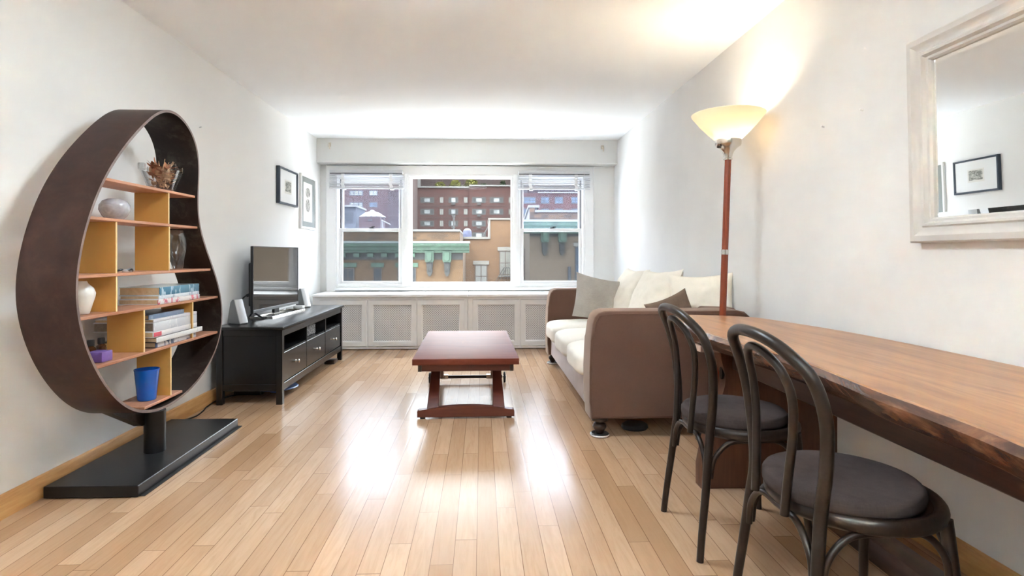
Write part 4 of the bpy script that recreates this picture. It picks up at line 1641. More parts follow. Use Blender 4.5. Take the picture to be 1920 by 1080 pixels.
# ------------------------------------------------------------------ torchiere
def torchiere(x, y, label, watts, lean=(0.0, 0.0), warm=(1.0, .90, .74), group=None):
    t_ = thing('floor_lamp', label, 'floor lamp', (x, y, 0), 0, group)

    def ax(z):
        return V(lean[0] * z, lean[1] * z, z)
    bb = new()
    lathe(bb, [(0, 0), (.125, 0), (.130, .006), (.128, .016), (.10, .024), (.03, .034), (.022, .05), (0, .05)], (0, 0, 0), 40)
    obj('lamp_base', bb, M['black_metal'], t_, 40, True)
    bb = new(); tube(bb, [ax(.03), ax(1.10)], .0195, 20); obj('lower_pole', bb, M['lamp_wood'], t_, 40, True)
    bb = new(); tube(bb, [ax(1.125), ax(1.665)], .0185, 20); obj('upper_pole', bb, M['lamp_wood'], t_, 40, True)
    bb = new(); tube(bb, [ax(1.098), ax(1.127)], .0215, 20); obj('joint_ring', bb, M['chrome'], t_, 40, True)
    bb = new()
    T0 = Matrix.Translation(ax(1.655))
    lathe(bb, [(0, 0), (.024, 0), (.026, .008), (.022, .014), (.024, .022), (.026, .034), (.034, .052), (.052, .072), (.070, .084), (.074, .092), (.074, .118), (.070, .122), (.066, .118), (.060, .09), (0, .07)], (0, 0, 0), 40, 0, T0)
    obj('fitter', bb, M['chrome'], t_, 40, True)
    bb = new()
    Ms = T0 @ Matrix.Rotation(math.radians(205), 4, 'Z') @ Matrix.Translation((.06, 0, .072)) @ Matrix.Rotation(PI / 2, 4, 'Y')
    lathe(bb, [(0, 0), (.006, 0), (.006, .012), (.009, .014), (.009, .022), (0, .023)], (0, 0, 0), 14, 0, Ms)
    obj('switch_knob', bb, M['dark_turned'], t_, 40, True)
    bb = new()
    lathe(bb, [(.055, .112), (.075, .120), (.115, .158), (.160, .206), (.192, .246), (.205, .262), (.208, .270), (.203, .274), (.199, .268), (.186, .250), (.154, .211), (.110, .165), (.072, .128), (.055, .120)], (0, 0, 0), 56, 0, T0)
    obj('lamp_shade', bb, M['shade'], t_, 50, True)
    bb = new()
    lathe(bb, [(0, .11), (.012, .112), (.014, .13), (.022, .15), (.026, .17), (.018, .19), (0, .196)], (0, 0, 0), 20, 0, T0 @ Matrix.Translation((-.05, 0, -.012)))
    bulb = NT('lit_bulb')
    bulb.b.inputs['Emission Color'].default_value = (*warm, 1)
    bulb.b.inputs['Emission Strength'].default_value = 6
    bulb.base((.9, .85, .75), .4)
    obj('bulb', bb, bulb.m, t_, 40, True)
    ld = bpy.data.lights.new('lamp_light', 'POINT')
    ld.energy = watts
    ld.color = warm
    ld.shadow_soft_size = .03
    lo_ = bpy.data.objects.new('lamp_light', ld)
    COL.objects.link(lo_)
    lo_.parent = t_
    lo_.location = ax(1.655) + V(.03, 0, .165)
    return t_


torchiere(1.395, 3.375, 'torchiere floor lamp with reddish pole and lit frosted bowl beside the sofa', LAMP_W, (.035, .0))
torchiere(-.75, -.75, 'added fill floor lamp with frosted bowl shade, unseen behind the camera on the left', REAR_FILL_W, (0, 0), (.80, .92, 1.0))  # unseen lamp, added to brighten the room from behind the camera
torchiere(.45, -.85, 'added fill floor lamp with frosted bowl shade, unseen behind the camera on the right', REAR_FILL_W, (0, 0), (.80, .92, 1.0))  # second added lamp out of view, also only for fill light

# added flush ceiling lamp, out of view, that fills the room with light
t = thing('added_ceiling_lamp', 'added round ceiling fill lamp with frosted dome, out of view over the room', 'ceiling lamp', (-.25, 2.72, 2.51))
b = new(); lathe(b, [(0, 0), (.375, 0), (.375, -.018), (.355, -.020), (0, -.020)], (-.25, 2.72, 2.51), 40); obj('lamp_base', b, M['chrome'], t, 40)
b = new(); lathe(b, [(.36, -.018), (.355, -.030), (.31, -.050), (.20, -.064), (.08, -.071), (0, -.072)], (-.25, 2.72, 2.51), 40)
dm = NT('fill_dome')
dm.base((.85, .85, .83), .4)
dm.b.inputs['Emission Color'].default_value = (.80, .915, 1.0, 1)
dm.b.inputs['Emission Strength'].default_value = DOME_FILL_L
obj('added_lamp_dome', b, dm.m, t, 50)

# ------------------------------------------------------------------ live-edge table
t = thing('dining_table', 'long narrow live-edge wooden table with trestle leg against the right wall', 'table', (1.35, 1.9, 0))
front = [(1.175, 3.315), (1.085, 3.22), (1.045, 3.05), (1.012, 2.80), (1.000, 2.55), (1.012, 2.30), (1.035, 2.05), (1.045, 1.85), (1.030, 1.65),
         (1.012, 1.45), (1.010, 1.28), (1.002, 1.12), (.985, 1.0), (.985, .85), (1.0, .70), (1.02, .56)]
back = [(1.665, .56), (1.668, 1.2), (1.668, 1.8), (1.664, 2.2), (1.640, 2.55), (1.585, 2.85), (1.530, 3.08), (1.485, 3.17), (1.36, 3.25)]
fr = [(p.x, p.y) for p in spline([(x, y, 0) for x, y in front], 4)]
bk = [(p.x, p.y) for p in spline([(x, y, 0) for x, y in back], 3)]
ol = fr + bk
b = new()
ZT = .752
n = len(ol)
cx_, cy_ = 1.34, 1.9


def ring(z, ins, wob=0.0):
    out = []
    for i, (x, y) in enumerate(ol):
        d = ins
        if i < len(fr):
            d += wob * noise.noise(V(y * 3.1, z * 9, 2.2))
            d += ins * .6 * (1 if ins > .01 else 0) * (.5 + .5 * noise.noise(V(y * 1.6, 4.0, 0)))
        else:
            d = ins * .3
        tx, ty = ol[(i + 1) % n][0] - ol[i - 1][0], ol[(i + 1) % n][1] - ol[i - 1][1]
        l_ = math.hypot(tx, ty)
        nx, ny = -ty / l_, tx / l_
        out.append(b.verts.new((x + nx * d, y + ny * d, z)))
    return out


R_ = [ring(ZT, .004), ring(ZT - .004, .0), ring(ZT - .022, -.010, .005), ring(ZT - .046, -.004, .010), ring(ZT - .066, .008, .012), ring(ZT - .080, .026, .012)]
b.faces.new(R_[0])
b.faces.new(R_[-1][::-1])
for k, (A, B) in enumerate(zip(R_[:-1], R_[1:])):
    for i in range(n):
        f = b.faces.new((A[i], B[i], B[(i + 1) % n], A[(i + 1) % n]))
        f.material_index = 0 if k == 0 else 1
obj('tabletop', b, [M['slab'], M['slab_edge']], t, 40)
for yl, nm in ((2.685, 'far'), (.80, 'near')):
    b = new()
    L_ = [(1.030, 0), (1.030, .10), (1.055, .22), (1.105, .36), (1.145, .48), (1.150, .53), (1.125, .60), (1.118, .636)]
    Rr = [(2.78 - x, z) for x, z in L_][::-1]
    prism(b, L_ + Rr, lambda u, v, h: V(u, h, v), yl, yl + .080, 0, .004, 2)
    lg = obj('trestle_leg', b, M['trestle'], t, 35)
    b = new()
    poly = [(yl + .040 + .016 * math.cos(a * PI / 8), .535 + .030 * math.sin(a * PI / 8)) for a in range(16)]
    prism(b, poly, lambda u, v, h: V(h, u, v), 1.138, 1.154)
    obj('wedge_slot', b, M['black_in'], lg, 30)
    b = new()
    box(b, (1.022, yl - .004, .640), (1.62, yl + .084, .672), .003, 1)
    obj('cleat', b, M['pale_block'], t, 30)
b = new()
box(b, (1.175, .62, .560), (1.235, 2.684, .632), .004, 1)
obj('rail', b, M['rail_wood'], t, 30)
b = new()
box(b, (1.390, .55, 0), (1.485, 2.30, .082), .004, 2)
tag(obj('wooden_beam', b, M['rail_wood'], None, 30), 'dark wooden beam lying on the floor under the long table', 'beam')


# ------------------------------------------------------------------ bentwood chairs
def chair(x, y, rz, label):
    t_ = thing('bentwood_chair', label, 'chair', (x, y, 0), rz, 'bentwood chairs at the table')
    # rear legs and outer hoop are one bent rod
    half = [(-.232, -.206, 0), (-.222, -.200, .10), (-.205, -.190, .24), (-.190, -.178, .38), (-.180, -.172, .47), (-.178, -.190, .58),
            (-.188, -.207, .70), (-.218, -.202, .80), (-.254, -.156, .856), (-.274, -.082, .884)]
    pts = half + [(-.280, 0, .891)] + [(a, -c, d) for a, c, d in half[::-1]]
    sp_ = spline(pts, 5)
    bb = new(); tube(bb, sp_, [.0125 + .0035 * min(1, max(0, p.z / .45)) for p in sp_], 14); obj('back_hoop', bb, M['bent'], t_, 50, True)
    hi = [(-.222, -.080, .425), (-.216, -.086, .52), (-.210, -.099, .64), (-.216, -.105, .735), (-.236, -.090, .800), (-.256, -.050, .838)]
    pts = hi + [(-.263, 0, .850)] + [(a, -c, d) for a, c, d in hi[::-1]]
    bb = new(); tube(bb, spline(pts, 5), .0115, 14); obj('inner_hoop', bb, M['bent'], t_, 50, True)
    bb = new()
    rim = [(.200 * math.cos(2 * PI * k / 48) + .004, .203 * math.sin(2 * PI * k / 48), .444) for k in range(48)]
    tube(bb, rim, .0175, 12, True, 0, 1.25)
    lathe(bb, [(0, .436), (.20, .436), (.20, .452), (0, .452)], (.004, 0, 0), 40)
    obj('seat_ring', bb, M['bent'], t_, 50, True)
    for s in (-1, 1):
        bb = new()
        pl = spline([(.150, s * .150, .440), (.158, s * .168, .30), (.168, s * .188, .15), (.186, s * .214, 0)], 5)
        tube(bb, pl, [.0165 - .005 * (i / (len(pl) - 1)) for i in range(len(pl))], 14)
        obj('leg', bb, M['bent'], t_, 50, True)

    def brace(p, q, drop=.13):
        p, q = Vector(p), Vector(q)
        top = .415
        c0 = p.lerp(q, .24); c0.z = top
        c1 = p.lerp(q, .76); c1.z = top
        a = p.lerp(q, .04); a.z = p.z - .0
        d = p.lerp(q, .96); d.z = q.z
        a2 = p.lerp(q, .08); a2.z = top - .055
        d2 = p.lerp(q, .92); d2.z = top - .055
        bb_ = new()
        tube(bb_, spline([a, a2, c0, p.lerp(q, .5) * 1.0 + V(0, 0, top + .004 - p.lerp(q, .5).z), c1, d2, d], 6), .0092, 10)
        obj('brace', bb_, M['bent'], t_, 50, True)
    zl = .29
    rl = lambda s: (-.198, s * .184, zl)
    fl_ = lambda s: (.159, s * .170, zl)
    brace(rl(-1), fl_(-1)); brace(rl(1), fl_(1)); brace(fl_(-1), fl_(1)); brace(rl(-1), rl(1))
    return t_


def seat_pad(x, y, label):
    bb = new()
    lathe(bb, [(0, 0), (.184, 0), (.193, .006), (.196, .018), (.195, .036), (.190, .043), (.178, .047), (.10, .049), (0, .0495)], (0, 0, 0), 56)
    for v in bb.verts:
        v.co += V(x, y, .4555 + (.004 * noise.noise(v.co * 9) if v.co.z > .03 else 0))
    return tag(obj('seat_pad', bb, M['felt'], None, 60), label, 'cushion', 'round seat pads on the chairs')


chair(1.012, 2.255, math.radians(0), 'dark bentwood chair nearer the sofa, tucked at the table')
seat_pad(.990, 2.255, 'round brown felt seat pad on the chair nearer the sofa')
chair(1.005, 1.555, math.radians(0), 'dark bentwood chair closest to the camera, tucked at the table')
seat_pad(.980, 1.555, 'round brown felt seat pad on the chair closest to the camera')

# ------------------------------------------------------------------ outside
b = new(); box(b, (-250, 9, -18.2), (250, 400, -18)); struct('street_ground', b, M['pale_bounce'], 0, 'street level far below the window')
GZ = -18.0


def bbox_px(bm, x0, x1, y0, y1, Y, depth, mi=0, zb=None):
    a = at(x0, y0, Y)
    c = at(x1, y1, Y)
    box(bm, (a.x, Y, c.z if zb is None else zb), (c.x, Y + depth, a.z), 0, 1, mi)
    return a, c


def ex_window(parent, x0, x1, y0, y1, Y, frame_m, pane_m, cols=2, rows=2, side=None):
    a, c = at(x0, y0, Y), at(x1, y1, Y)
    wdt, hgt = c.x - a.x, a.z - c.z
    fw = wdt * .085
    bb = new()
    sweep(bb, (a.x, c.x, c.z, a.z), [(0, 0), (0, .06), (fw, .06), (fw, 0)], lambda u, v, h: V(u, Y - h, v))
    xs = [i / cols for i in range(1, cols)] if side is None else side
    for f in xs:
        xm = a.x + wdt * f
        box(bb, (xm - fw * .4, Y - .05, c.z), (xm + fw * .4, Y - .002, a.z))
    for i in range(1, rows):
        zm = c.z + hgt * i / rows
        box(bb, (a.x, Y - .05, zm - fw * .35), (c.x, Y - .002, zm + fw * .35))
    w_ = obj('window', bb, frame_m, parent, 0)
    bb = new()
    if side is not None and isinstance(pane_m, (list, tuple)):
        ed = [0] + list(side) + [1]
        for i in range(len(ed) - 1):
            box(bb, (a.x + wdt * ed[i], Y - .03, c.z), (a.x + wdt * ed[i + 1], Y - .001, a.z), 0, 1, 1 if i % 2 == 0 else 0)
        obj('pane', bb, list(pane_m), w_, 0)
    else:
        box(bb, (a.x, Y - .03, c.z), (c.x, Y - .001, a.z))
        obj('pane', bb, pane_m, w_, 0)
    return w_


def cornice(parent, xa, xb, Y, zt, zb, proj, end=True):
    h = zt - zb
    bb = new()
    poly = [(0, zb), (-proj * .35, zb), (-proj * .45, zb + h * .22), (-proj * .62, zb + h * .30), (-proj * .66, zb + h * .55), (-proj * .92, zb + h * .70), (-proj, zb + h * .86), (-proj, zt), (0, zt + .05)]
    prism(bb, poly, lambda u, v, hh: V(hh, Y + u, v), xa, xb)
    c_ = obj('cornice', bb, M['copper'], parent, 20)
    bb = new()
    box(bb, (xa - .05, Y - proj * 1.06, zt), (xb + .05, Y + .1, zt + .13))
    obj('cornice_cap', bb, M['copper_top'], c_, 0)
    return c_


def corbel(parent, xc, Y, zt, zb, wdt, proj, i):
    h = zt - zb
    bb = new()
    prism(bb, [(-wdt / 2, zt), (-wdt / 2, zt - h * .38), (-wdt * .40, zt - h * .45), (wdt * .40, zt - h * .45), (wdt / 2, zt - h * .38), (wdt / 2, zt)],
          lambda u, v, hh: V(xc + u, Y - hh, v), 0, proj)
    prism(bb, [(-wdt * .28, zt - h * .06), (-wdt * .28, zt - h * .34), (0, zt - h * .42), (wdt * .28, zt - h * .34), (wdt * .28, zt - h * .06)],
          lambda u, v, hh: V(xc + u, Y - hh, v), proj, proj * 1.25)
    c_ = obj('corbel', bb, M['copper'], parent, 20)
    bb = new()
    prism(bb, [(-wdt * .38, zt - h * .45), (-wdt * .30, zb + h * .14), (-wdt * .12, zb), (wdt * .12, zb), (wdt * .30, zb + h * .14), (wdt * .38, zt - h * .45)],
          lambda u, v, hh: V(xc + u, Y - hh, v), 0, proj * .6)
    for k in (-.16, 0, .16):
        prism(bb, [(k * wdt - .05, zt - h * .48), (k * wdt - .03, zb + h * .2), (k * wdt + .03, zb + h * .2), (k * wdt + .05, zt - h * .48)],
              lambda u, v, hh: V(xc + u, Y - hh, v), proj * .6, proj * .75)
    obj('corbel_tail', bb, M['copper_dark_shaded'], c_, 20)
    return c_


# tan wing with the green cornice (left and middle windows)
Y1 = 38.0
t = thing('tan_building', 'tan brick building with green copper cornice filling the left and middle windows', 'building', (-8, Y1, GZ))
p = at(868, 452, Y1); q = at(560, 452, Y1)
b = new(); box(b, (q.x - 26, Y1, GZ), (p.x, Y1 + 6.8, p.z)); obj('wall', b, M['tan_brick'], t, 0)
z0 = at(868, 452, Y1).z; z1 = at(862, 434, Y1).z
b = new(); box(b, (q.x - 26, Y1 + .05, z0), (at(862, 434, Y1).x, Y1 + .5, z1)); box(b, (at(862, 434, Y1).x - .45, Y1 + .5, z0), (at(862, 434, Y1).x, Y1 + 6.8, z1)); obj('parapet', b, M['parapet_brick'], t, 0)
b = new(); box(b, (q.x - 26, Y1 - .05, z1), (at(862.5, 434, Y1).x, Y1 + .6, z1 + .13)); box(b, (at(862, 434, Y1).x - .5, Y1 + .6, z1), (at(862.5, 434, Y1).x, Y1 + 6.8, z1 + .13)); obj('coping', b, M['coping'], t, 0)
c = cornice(t, q.x - 26, at(880, 470, Y1).x, Y1, at(880, 456, Y1 - .9).z, at(880, 474, Y1).z, .95)
for k in range(14):
    px = 585 + k * 26
    if px in () or px > 790:
        continue
    pa, pb = at(px, 475, Y1 - .3), at(px + 11, 482, Y1 - .3)
    b = new(); box(b, (pa.x, Y1 - .42, pb.z), (pb.x, Y1, pa.z)); obj('dentil', b, M['copper'], t, 0)
b = new(); pa, pb = at(600, 475, Y1), at(870, 487, Y1); box(b, (q.x - 26, Y1 - .06, pb.z), (p.x, Y1, pa.z)); obj('frieze', b, M['copper_dark_shaded'], t, 0)
for i, px in enumerate((805, 838)):
    corbel(t, at(px, 480, Y1 - .4).x, Y1, at(px, 470, Y1 - .3).z, at(px, 518, Y1 - .3).z, .56, .5, i)
for (xa, xb) in ((640, 665), (700, 716), (745, 763), (772, 780)):
    pa, pb = at(xa - 4, 493, Y1), at(xb + 4, 501, Y1)
    b = new(); box(b, (pa.x, Y1 - .10, pb.z), (pb.x, Y1, pa.z)); obj('lintel', b, M['copper'], t, 0)
    ex_window(t, xa, xb, 502, 545, Y1, M['brown_frame'], M['win_dark'], 2 if xb - xa > 20 else 1, 2)

# recessed court wall with two windows
Y2 = 45.0
t = thing('court_building', 'orange tan brick wall with two sash windows behind the cornice end', 'building', (1, Y2, GZ))
pa, pb = at(850, 448, Y2), at(985, 448, Y2)
b = new()
box(b, (pa.x, Y2, GZ), (pb.x, Y2 + 6, pa.z))
pc = at(918, 412, Y2); box(b, (pc.x, Y2, pa.z), (pb.x, Y2 + 6, pc.z))
obj('wall', b, M['tan_brick2'], t, 0)
b = new(); pd = at(874, 446, Y2); box(b, (pd.x - 1.0, Y2 - .12, pa.z), (pc.x, Y2 + .5, pa.z + .16)); box(b, (pc.x - .06, Y2 - .08, pa.z), (pc.x + .05, Y2 + 6, pc.z)); box(b, (pc.x - .1, Y2 - .1, pc.z), (pb.x, Y2 + 6, pc.z + .12))
obj('coping', b, M['stone'], t, 0)
for (xa, xb, ya, yb) in ((890, 914, 496, 540), (936, 959, 470, 516)):
    ex_window(t, xa, xb, ya, yb, Y2, M['brown_frame'], M['win_blind'], 2, 2)
    pe, pf = at(xa - 3, ya - 7, Y2), at(xb + 3, ya, Y2)
    b = new(); box(b, (pe.x, Y2 - .12, pf.z), (pf.x, Y2, pe.z)); obj('lintel', b, M['stone'], t, 0)
    pe, pf = at(xa - 2, yb, Y2), at(xb + 2, yb + 3, Y2)
    b = new(); box(b, (pe.x, Y2 - .2, pf.z), (pf.x, Y2, pe.z)); obj('window_sill', b, M['stone'], t, 0)
t = thing('fire_escape', 'thin black iron fire escape railing in front of the orange tan wall', 'fire escape', (at(940, 530, Y2).x, Y2 - 1, GZ))
b = new()
for (a_, c_) in (((928, 530), (945, 502)), ((932, 532), (949, 504)), ((920, 534), (958, 534)), ((945, 502), (958, 502)), ((945, 518), (958, 518))):
    tube(b, [at(a_[0], a_[1], Y2 - .8), at(c_[0], c_[1], Y2 - .8)], .025, 6)
for px in range(944, 960, 4):
    tube(b, [at(px, 502, Y2 - .8), at(px, 534, Y2 - .8)], .018, 6)
obj('railing', b, M['iron'], t, 0)
b = new()
for px in (921, 957):
    tube(b, [at(px, 534, Y2 - .8), V(at(px, 534, Y2 - .8).x, Y2 - .8, GZ)], .04, 6)
obj('post', b, M['iron'], t, 0)

# right wing
Y3 = 34.0
t = thing('cornice_wing', 'tan brick wing with green cornice and corbels filling the right window', 'building', (4, Y3, GZ))
pl_, pr_ = at(993, 430, Y3), V(42, Y3, 2)
b = new(); box(b, (pl_.x, Y3, GZ), (pr_.x, Y3 + 11, at(993, 416, Y3).z)); obj('wall', b, M['pale_brick'], t, 0)
zz0, zz1 = at(1000, 418, Y3).z, at(1000, 398, Y3).z
b = new(); box(b, (at(1003, 400, Y3).x, Y3 + .05, zz0), (pr_.x, Y3 + .5, zz1)); box(b, (pl_.x + .02, Y3 + .02, zz0), (at(1003, 400, Y3).x, Y3 + .55, at(993, 389, Y3).z)); obj('parapet', b, M['parapet_brick'], t, 0)
b = new(); box(b, (at(1003, 398, Y3).x, Y3 - .04, zz1), (pr_.x, Y3 + .6, zz1 + .14))
obj('coping', b, M['coping'], t, 0)
# gable return with a sloping top on the court side
b = new()
za = at(993, 389, Y3).z
prism(b, [(Y3 + .55, zz0), (Y3 + .55, za), (Y3 + 5.0, za - .75), (Y3 + 11, za - .75), (Y3 + 11, zz0)], lambda u, v, h: V(h, u, v), pl_.x + .02, pl_.x + .5)
obj('gable', b, M['stone'], t, 0)
b = new()
prism(b, [(Y3 + .0, za), (Y3 + .55, za), (Y3 + 5.0, za - .75), (Y3 + 11, za - .75), (Y3 + 11, za - .60), (Y3 + 5.0, za - .60), (Y3 + .55, za + .14), (Y3 + .0, za + .14)], lambda u, v, h: V(h, u, v), pl_.x - .06, pl_.x + .58)
obj('gable_coping', b, M['coping'], t, 0)
cornice(t, pl_.x - .4, pr_.x, Y3, at(1000, 416, Y3 - .8).z, at(1000, 438, Y3).z, .9)
b = new(); box(b, (pl_.x, Y3 - .05, at(1000, 443, Y3).z), (pr_.x, Y3, at(1000, 437, Y3).z)); obj('frieze', b, M['copper_dark_shaded'], t, 0)
for i, px in enumerate((1022, 1055)):
    corbel(t, at(px, 450, Y3 - .4).x, Y3, at(px, 434, Y3 - .3).z, at(px, 479, Y3 - .3).z, .46, .45, i)
b = new(); tube(b, [V(at(1067, 500, Y3).x, Y3 - .12, at(1067, 500, Y3).z), V(at(1067, 500, Y3).x, Y3 - .12, GZ)], .09, 10); obj('downpipe', b, M['slate'], t, 30)
ex_window(t, 1078, 1100, 462, 526, Y3, M['dark_frame'], M['win_blue'], 2, 2)
b = new(); pe, pf = at(1075, 455, Y3), at(1103, 462, Y3); box(b, (pe.x, Y3 - .1, pf.z), (pf.x, Y3, pe.z)); obj('lintel', b, M['stone'], t, 0)
b = new(); box(b, (pl_.x - .03, Y3 + 3.6, at(983, 524, Y3 + 4).z), (pl_.x, Y3 + 4.4, at(983, 466, Y3 + 4).z)); obj('narrow_window', b, M['brown_frame'], t, 0)

# small domed roof house and slate annexe in the left window
Y4 = 62.0
t = thing('domed_house', 'small brick house with a ribbed pale dome roof, seen through the left window', 'building', (at(693, 420, Y4).x, Y4 + 1.5, GZ))
pa, pb = at(673, 406, Y4), at(713, 406, Y4)
b = new(); box(b, (pa.x, Y4, GZ), (pb.x, Y4 + 3, pa.z)); obj('wall', b, M['red_brick2'], t, 0)
b = new()
cxx = (pa.x + pb.x) / 2
hh = at(693, 393, Y4).z - pa.z
lathe(b, [(1.45, -.02), (1.45, .06), (1.2, .20), (.85, hh * .62), (.4, hh * .84), (.2, hh * .92), (.28, hh * .95), (.1, hh * 1.12), (0, hh * 1.14)], (cxx, Y4 + 1.5, pa.z), 16)


def ribbed():
    k = NT('ribbed_dome')
    t_ = k.node('ShaderNodeTexCoord')
    sp_ = k.node('ShaderNodeSeparateXYZ')
    k.link(t_.outputs['Object'], sp_.inputs[0])
    an = k.math('ARCTAN2', sp_.outputs[0], sp_.outputs[1])
    f = k.math('GREATER_THAN', k.math('SINE', k.math('MULTIPLY', an, 16.0)), -.25)
    k.base(k.mix(f, (.016, .015, .016), (.075, .075, .075)), .6, .3)
    return k.m


obj('dome', b, ribbed(), t, 30)
b = new(); pe, pf = at(690, 411, Y4), at(697, 414, Y4); box(b, (pe.x, Y4 - .08, pf.z), (pf.x, Y4, pe.z)); obj('vent', b, M['dark_frame'], t, 0)
t = thing('slate_annexe', 'blue grey metal rooftop annexe beside the domed house', 'building', (at(652, 410, Y4).x, Y4, GZ))
pa, pb = at(600, 388, Y4 + 2), at(667, 388, Y4 + 2)
b = new(); box(b, (pa.x, Y4 + 2, GZ), (pb.x, Y4 + 7, pa.z)); obj('wall', b, M['slate'], t, 0)
b = new(); box(b, (pa.x, Y4 + 1.6, pa.z), (pb.x + .15, Y4 + 7.2, pa.z + .18)); obj('roof_edge', b, M['coping'], t, 0)
ex_window(t, 646, 662, 398, 418, Y4 + 2, M['dark_frame'], M['win_dark'], 2, 1)
t = thing('vent_pipe', 'pale vent pipe with a slanting stay beside the domed house', 'pipe', (at(717, 428, Y4).x, Y4, GZ))
b = new(); tube(b, [V(at(717, 415, Y4).x, Y4, GZ), at(717, 415, Y4)], .07, 8); tube(b, [at(715, 413, Y4), at(732, 421, Y4)], .06, 8)
obj('pipe', b, M['coping'], t, 30)

# dark red apartment block in the left window
Y5 = 105.0
TOPZ = 27.5
t = thing('apartment_block', 'dark violet brown apartment block filling the upper left window', 'building', (at(690, 400, Y5).x, Y5, GZ))
pa, pb = at(500, 400, Y5), at(768, 400, Y5)
b = new(); box(b, (pa.x - 70, Y5, GZ), (pb.x, Y5 + 13, TOPZ - 4)); obj('wall', b, M['red_brick2'], t, 0)
b = new(); pe, pf = at(733, 400, Y5), at(753, 400, Y5); box(b, (pe.x, Y5 - 3, GZ), (pf.x, Y5, at(740, 362, Y5).z)); obj('stair_tower', b, M['penthouse'], t, 0)
for y0 in (313, 335, 357, 379, 401):
    for (xa, xb, mm, cc) in ((602, 624, 'win_light', 3), (655, 681, 'win_light', 3), (692, 708, 'win_light' if y0 < 370 else 'win_blue', 2), (758, 764, 'win_blue', 1)):
        ex_window(t, xa, xb, y0, y0 + 10, Y5, M['dark_frame'], M[mm], cc, 2)

# far red brick tower in the middle window with the planted terrace
Y6 = 120.0
t = thing('red_brick_tower', 'large dark red brick apartment tower with planted terrace behind the tan roofs', 'building', (at(870, 400, Y6).x, Y6, GZ))
pa, pm, pb = at(777, 352, Y6), at(880, 350, Y6), at(975, 350, Y6)
b = new()
box(b, (pa.x, Y6, GZ), (pm.x, Y6 + 10, pa.z))
box(b, (pm.x, Y6 - .7, GZ), (pb.x, Y6 + 10, pm.z))
obj('wall', b, M['red_brick'], t, 0)
b = new()
box(b, (pa.x - .2, Y6 - .3, pa.z), (pm.x, Y6 + .5, pa.z + .28))
box(b, (pm.x, Y6 - 1.0, pm.z), (pb.x, Y6 + .5, pm.z + .28))
obj('coping', b, M['coping'], t, 0)
b = new()
pc, pd = at(787, 340, Y6 + 4), at(1000, 340, Y6 + 4)
box(b, (pc.x, Y6 + 4, pa.z - 1), (pd.x + 3, Y6 + 14, TOPZ - 2)); box(b, (pc.x + 4, Y6 + 7, pa.z - 1), (pd.x, Y6 + 14, TOPZ + 1.5))
obj('penthouse', b, M['penthouse'], t, 0)
b = new()
for ys in (386, 408, 430):
    pe = at(778, ys, Y6)
    box(b, (pa.x, Y6 - .06, pe.z - .12), (pm.x, Y6, pe.z + .12))
    box(b, (pm.x, Y6 - .76, pe.z - .12), (pb.x, Y6 - .7, pe.z + .12))
obj('brick_band', b, M['red_brick2'], t, 0)
for yc in (375, 397, 419, 441):
    for (xa, xb, wide) in ((788, 814, 1), (824.5, 831.5, 0), (841, 859, 1), (869.5, 877, 0), (885, 911, 1), (918, 944, 1), (953.5, 961, 0)):
        Yw = Y6 if xb < 880 else Y6 - .7
        if wide:
            ex_window(t, xa, xb, yc - 5.5, yc + 5.5, Yw, M['dark_frame'], (M['win_light'], M['win_dark']), 3, 1, [.27, .73])
            if (int(xa) + yc) % 2 == 0:
                xm = (xa + xb) / 2
                pe, pf = at(xm - 3.5, yc + 6, Yw), at(xm + 3.5, yc + 9, Yw)
                b = new(); box(b, (pe.x, Yw - .35, pf.z), (pf.x, Yw, pe.z)); obj('air_conditioner', b, M['dark_frame'], t, 0)
        else:
            ex_window(t, xa, xb, yc - 5.5, yc + 5.5, Yw, M['dark_frame'], M['win_blind'], 2, 1)
# pale glass tower edge at the left of the middle window
t = thing('glass_tower', 'narrow blue grey tower edge left of the red brick tower', 'building', (at(776, 380, Y6 + 14).x, Y6 + 14, GZ))
pa, pb = at(765, 340, Y6 + 16), at(781, 340, Y6 + 16)
b = new(); box(b, (pa.x - 3, Y6 + 16, GZ), (pb.x, Y6 + 26, TOPZ + 1)); obj('wall', b, M['red_brick2'], t, 0)
for yc in (337, 348, 359, 370, 381, 392, 403, 414):
    ex_window(t, 773, 779, yc, yc + 6, Y6 + 16, M['slate'], M['win_light'], 1, 1)
b = new(); pa, pb = at(785, 334, Y6 + 6), at(791, 358, Y6 + 6)
box(b, (pa.x, Y6 + 2.6, at(785, 352, Y6).z), (pb.x, Y6 + 3.4, TOPZ - 2.2))
tag(obj('flue', b, M['coping'], None, 0), 'pale vertical flue standing at the terrace edge of the red tower', 'flue')
# red block in the right window
Y7 = 98.0
t = thing('red_block', 'low dark red brick block with blue windows behind the right cornice', 'building', (at(1040, 380, Y7).x, Y7, GZ))
pa, pb = at(972, 366, Y7), V(120, Y7, 0)
b = new(); box(b, (pa.x, Y7, GZ), (pb.x, Y7 + 12, at(1000, 362, Y7).z)); obj('wall', b, M['red_brick'], t, 0)
b = new(); box(b, (at(1009, 362, Y7).x, Y7 - .25, at(1000, 362, Y7).z), (pb.x, Y7 + .6, at(1000, 360, Y7).z)); obj('coping', b, M['coping'], t, 0)
for (xa, xb) in ((981, 1005), (1014, 1030), (1040, 1056), (1071, 1087), (1100, 1118)):
    for yc in (369, 391):
        ex_window(t, xa, xb, yc, yc + 13, Y7, M['dark_frame'], M['win_blue'], 2, 2)
b = new(); box(b, (pa.x + 2, Y7 + 6, at(1000, 362, Y7).z - 1), (pb.x + 10, Y7 + 16, 22)); box(b, (pa.x + 6, Y7 + 6.01, at(1000, 362, Y7).z - 1), (pb.x, Y7 + 16, 23.5))
obj('upper_storeys', b, M['penthouse'], t, 0)


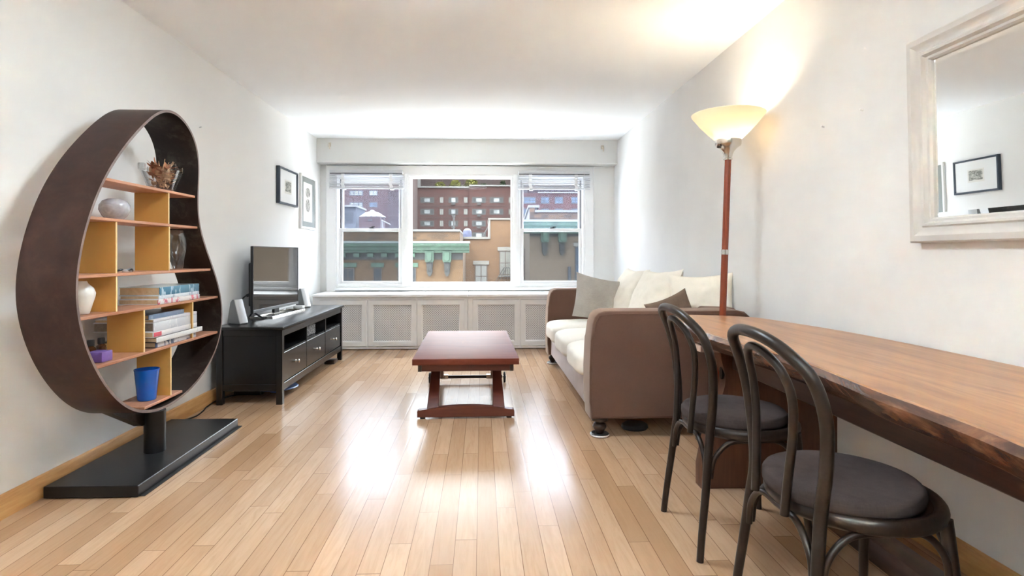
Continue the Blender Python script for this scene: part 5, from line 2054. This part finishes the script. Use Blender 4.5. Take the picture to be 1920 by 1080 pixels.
def shrub(px, py0, py1, wpx, m, label, n_, seed, conifer=False):
    Y = Y6 + 1.4
    base = at(px, py1 + 2.5, Y)
    top = at(px, py0, Y)
    rad = wpx / 2 * Y / 1089
    t_ = thing('terrace_shrub', label, 'shrub', (base.x, Y, base.z), 0, 'plants on the tower terrace')
    r_ = random.Random(seed)
    hh_ = top.z - base.z
    bb = new()
    for i in range(n_):
        f = r_.random()
        a = r_.uniform(0, 2 * PI)
        rr_ = rad * math.sqrt(r_.random()) * ((1 - f) if conifer else math.sin(PI * min(.95, .25 + f * .7)))
        c = V(rr_ * math.cos(a), rr_ * math.sin(a), hh_ * (.15 + .8 * f))
        d = V(math.cos(a) + r_.uniform(-.5, .5), math.sin(a) + r_.uniform(-.5, .5), r_.uniform(-.3, .9))
        leafq(bb, c, d, V(r_.uniform(-.2, .2), .3, 1), .62, .20, r_.uniform(-.4, .4), 0)
    obj('foliage', bb, m, t_, 0, True)
    bb = new()
    tube(bb, [(0, 0, 0), (0, 0, hh_ * .5)], .05, 6)
    for k in range(4):
        a = k * 1.6 + seed
        tube(bb, [(0, 0, hh_ * .25), (math.cos(a) * rad * .6, math.sin(a) * rad * .6, hh_ * .75)], .025, 5)
    obj('stem', bb, M['brown_frame'], t_, 0, True)


shrub(825, 343, 355, 16, M['leaf_y'], 'yellow green shrub at the left end of the tower terrace', 110, 1)
shrub(854, 340, 355, 18, M['leaf_y'], 'bushy yellow green shrub, second along the tower terrace', 130, 2)
shrub(884, 336, 353, 22, M['leaf_y'], 'largest yellow green shrub on the tower terrace', 170, 3)
shrub(907, 347, 354, 9, M['leaf_g'], 'small dark green shrub right of the largest terrace shrub', 60, 4)
shrub(943, 341, 354, 8, M['leaf_g'], 'slender green conifer at the right end of the tower terrace', 110, 5, True)

# roof clutter between the tan roofs and the tower
b = new()
c0 = at(876, 436, 60)
box(b, (c0.x - .45, 60, GZ), (c0.x + .45, 60.9, c0.z - .2))
lathe(b, [(0, -.5), (.42, -.5), (.46, -.1), (.40, .25), (.2, .42), (0, .46)], (c0.x, 60.4, c0.z), 20)
tag(obj('roof_tank', b, M['tarp'], None, 30), 'blue covered tank on the roof behind the tan cornice', 'tank')
b = new()
p0_, p1_ = at(906, 443, 52), at(919, 418, 52)
tube(b, [p0_, p1_], .05, 8)
tube(b, [V(p0_.x, 52, GZ), p0_], .05, 8)
tag(obj('roof_strut', b, M['iron'], None, 30), 'black slanting strut against the higher tan wall', 'strut')
b = new()
p0_ = at(851, 406, 58)
tube(b, [V(p0_.x, 58, GZ), p0_], .09, 10)
tube(b, [p0_ + V(0, 0, -.02), p0_ + V(0, 0, .12)], .14, 10)
tag(obj('chimney_pipe', b, M['iron'], None, 30), 'black chimney pipe rising behind the tan parapet', 'pipe')
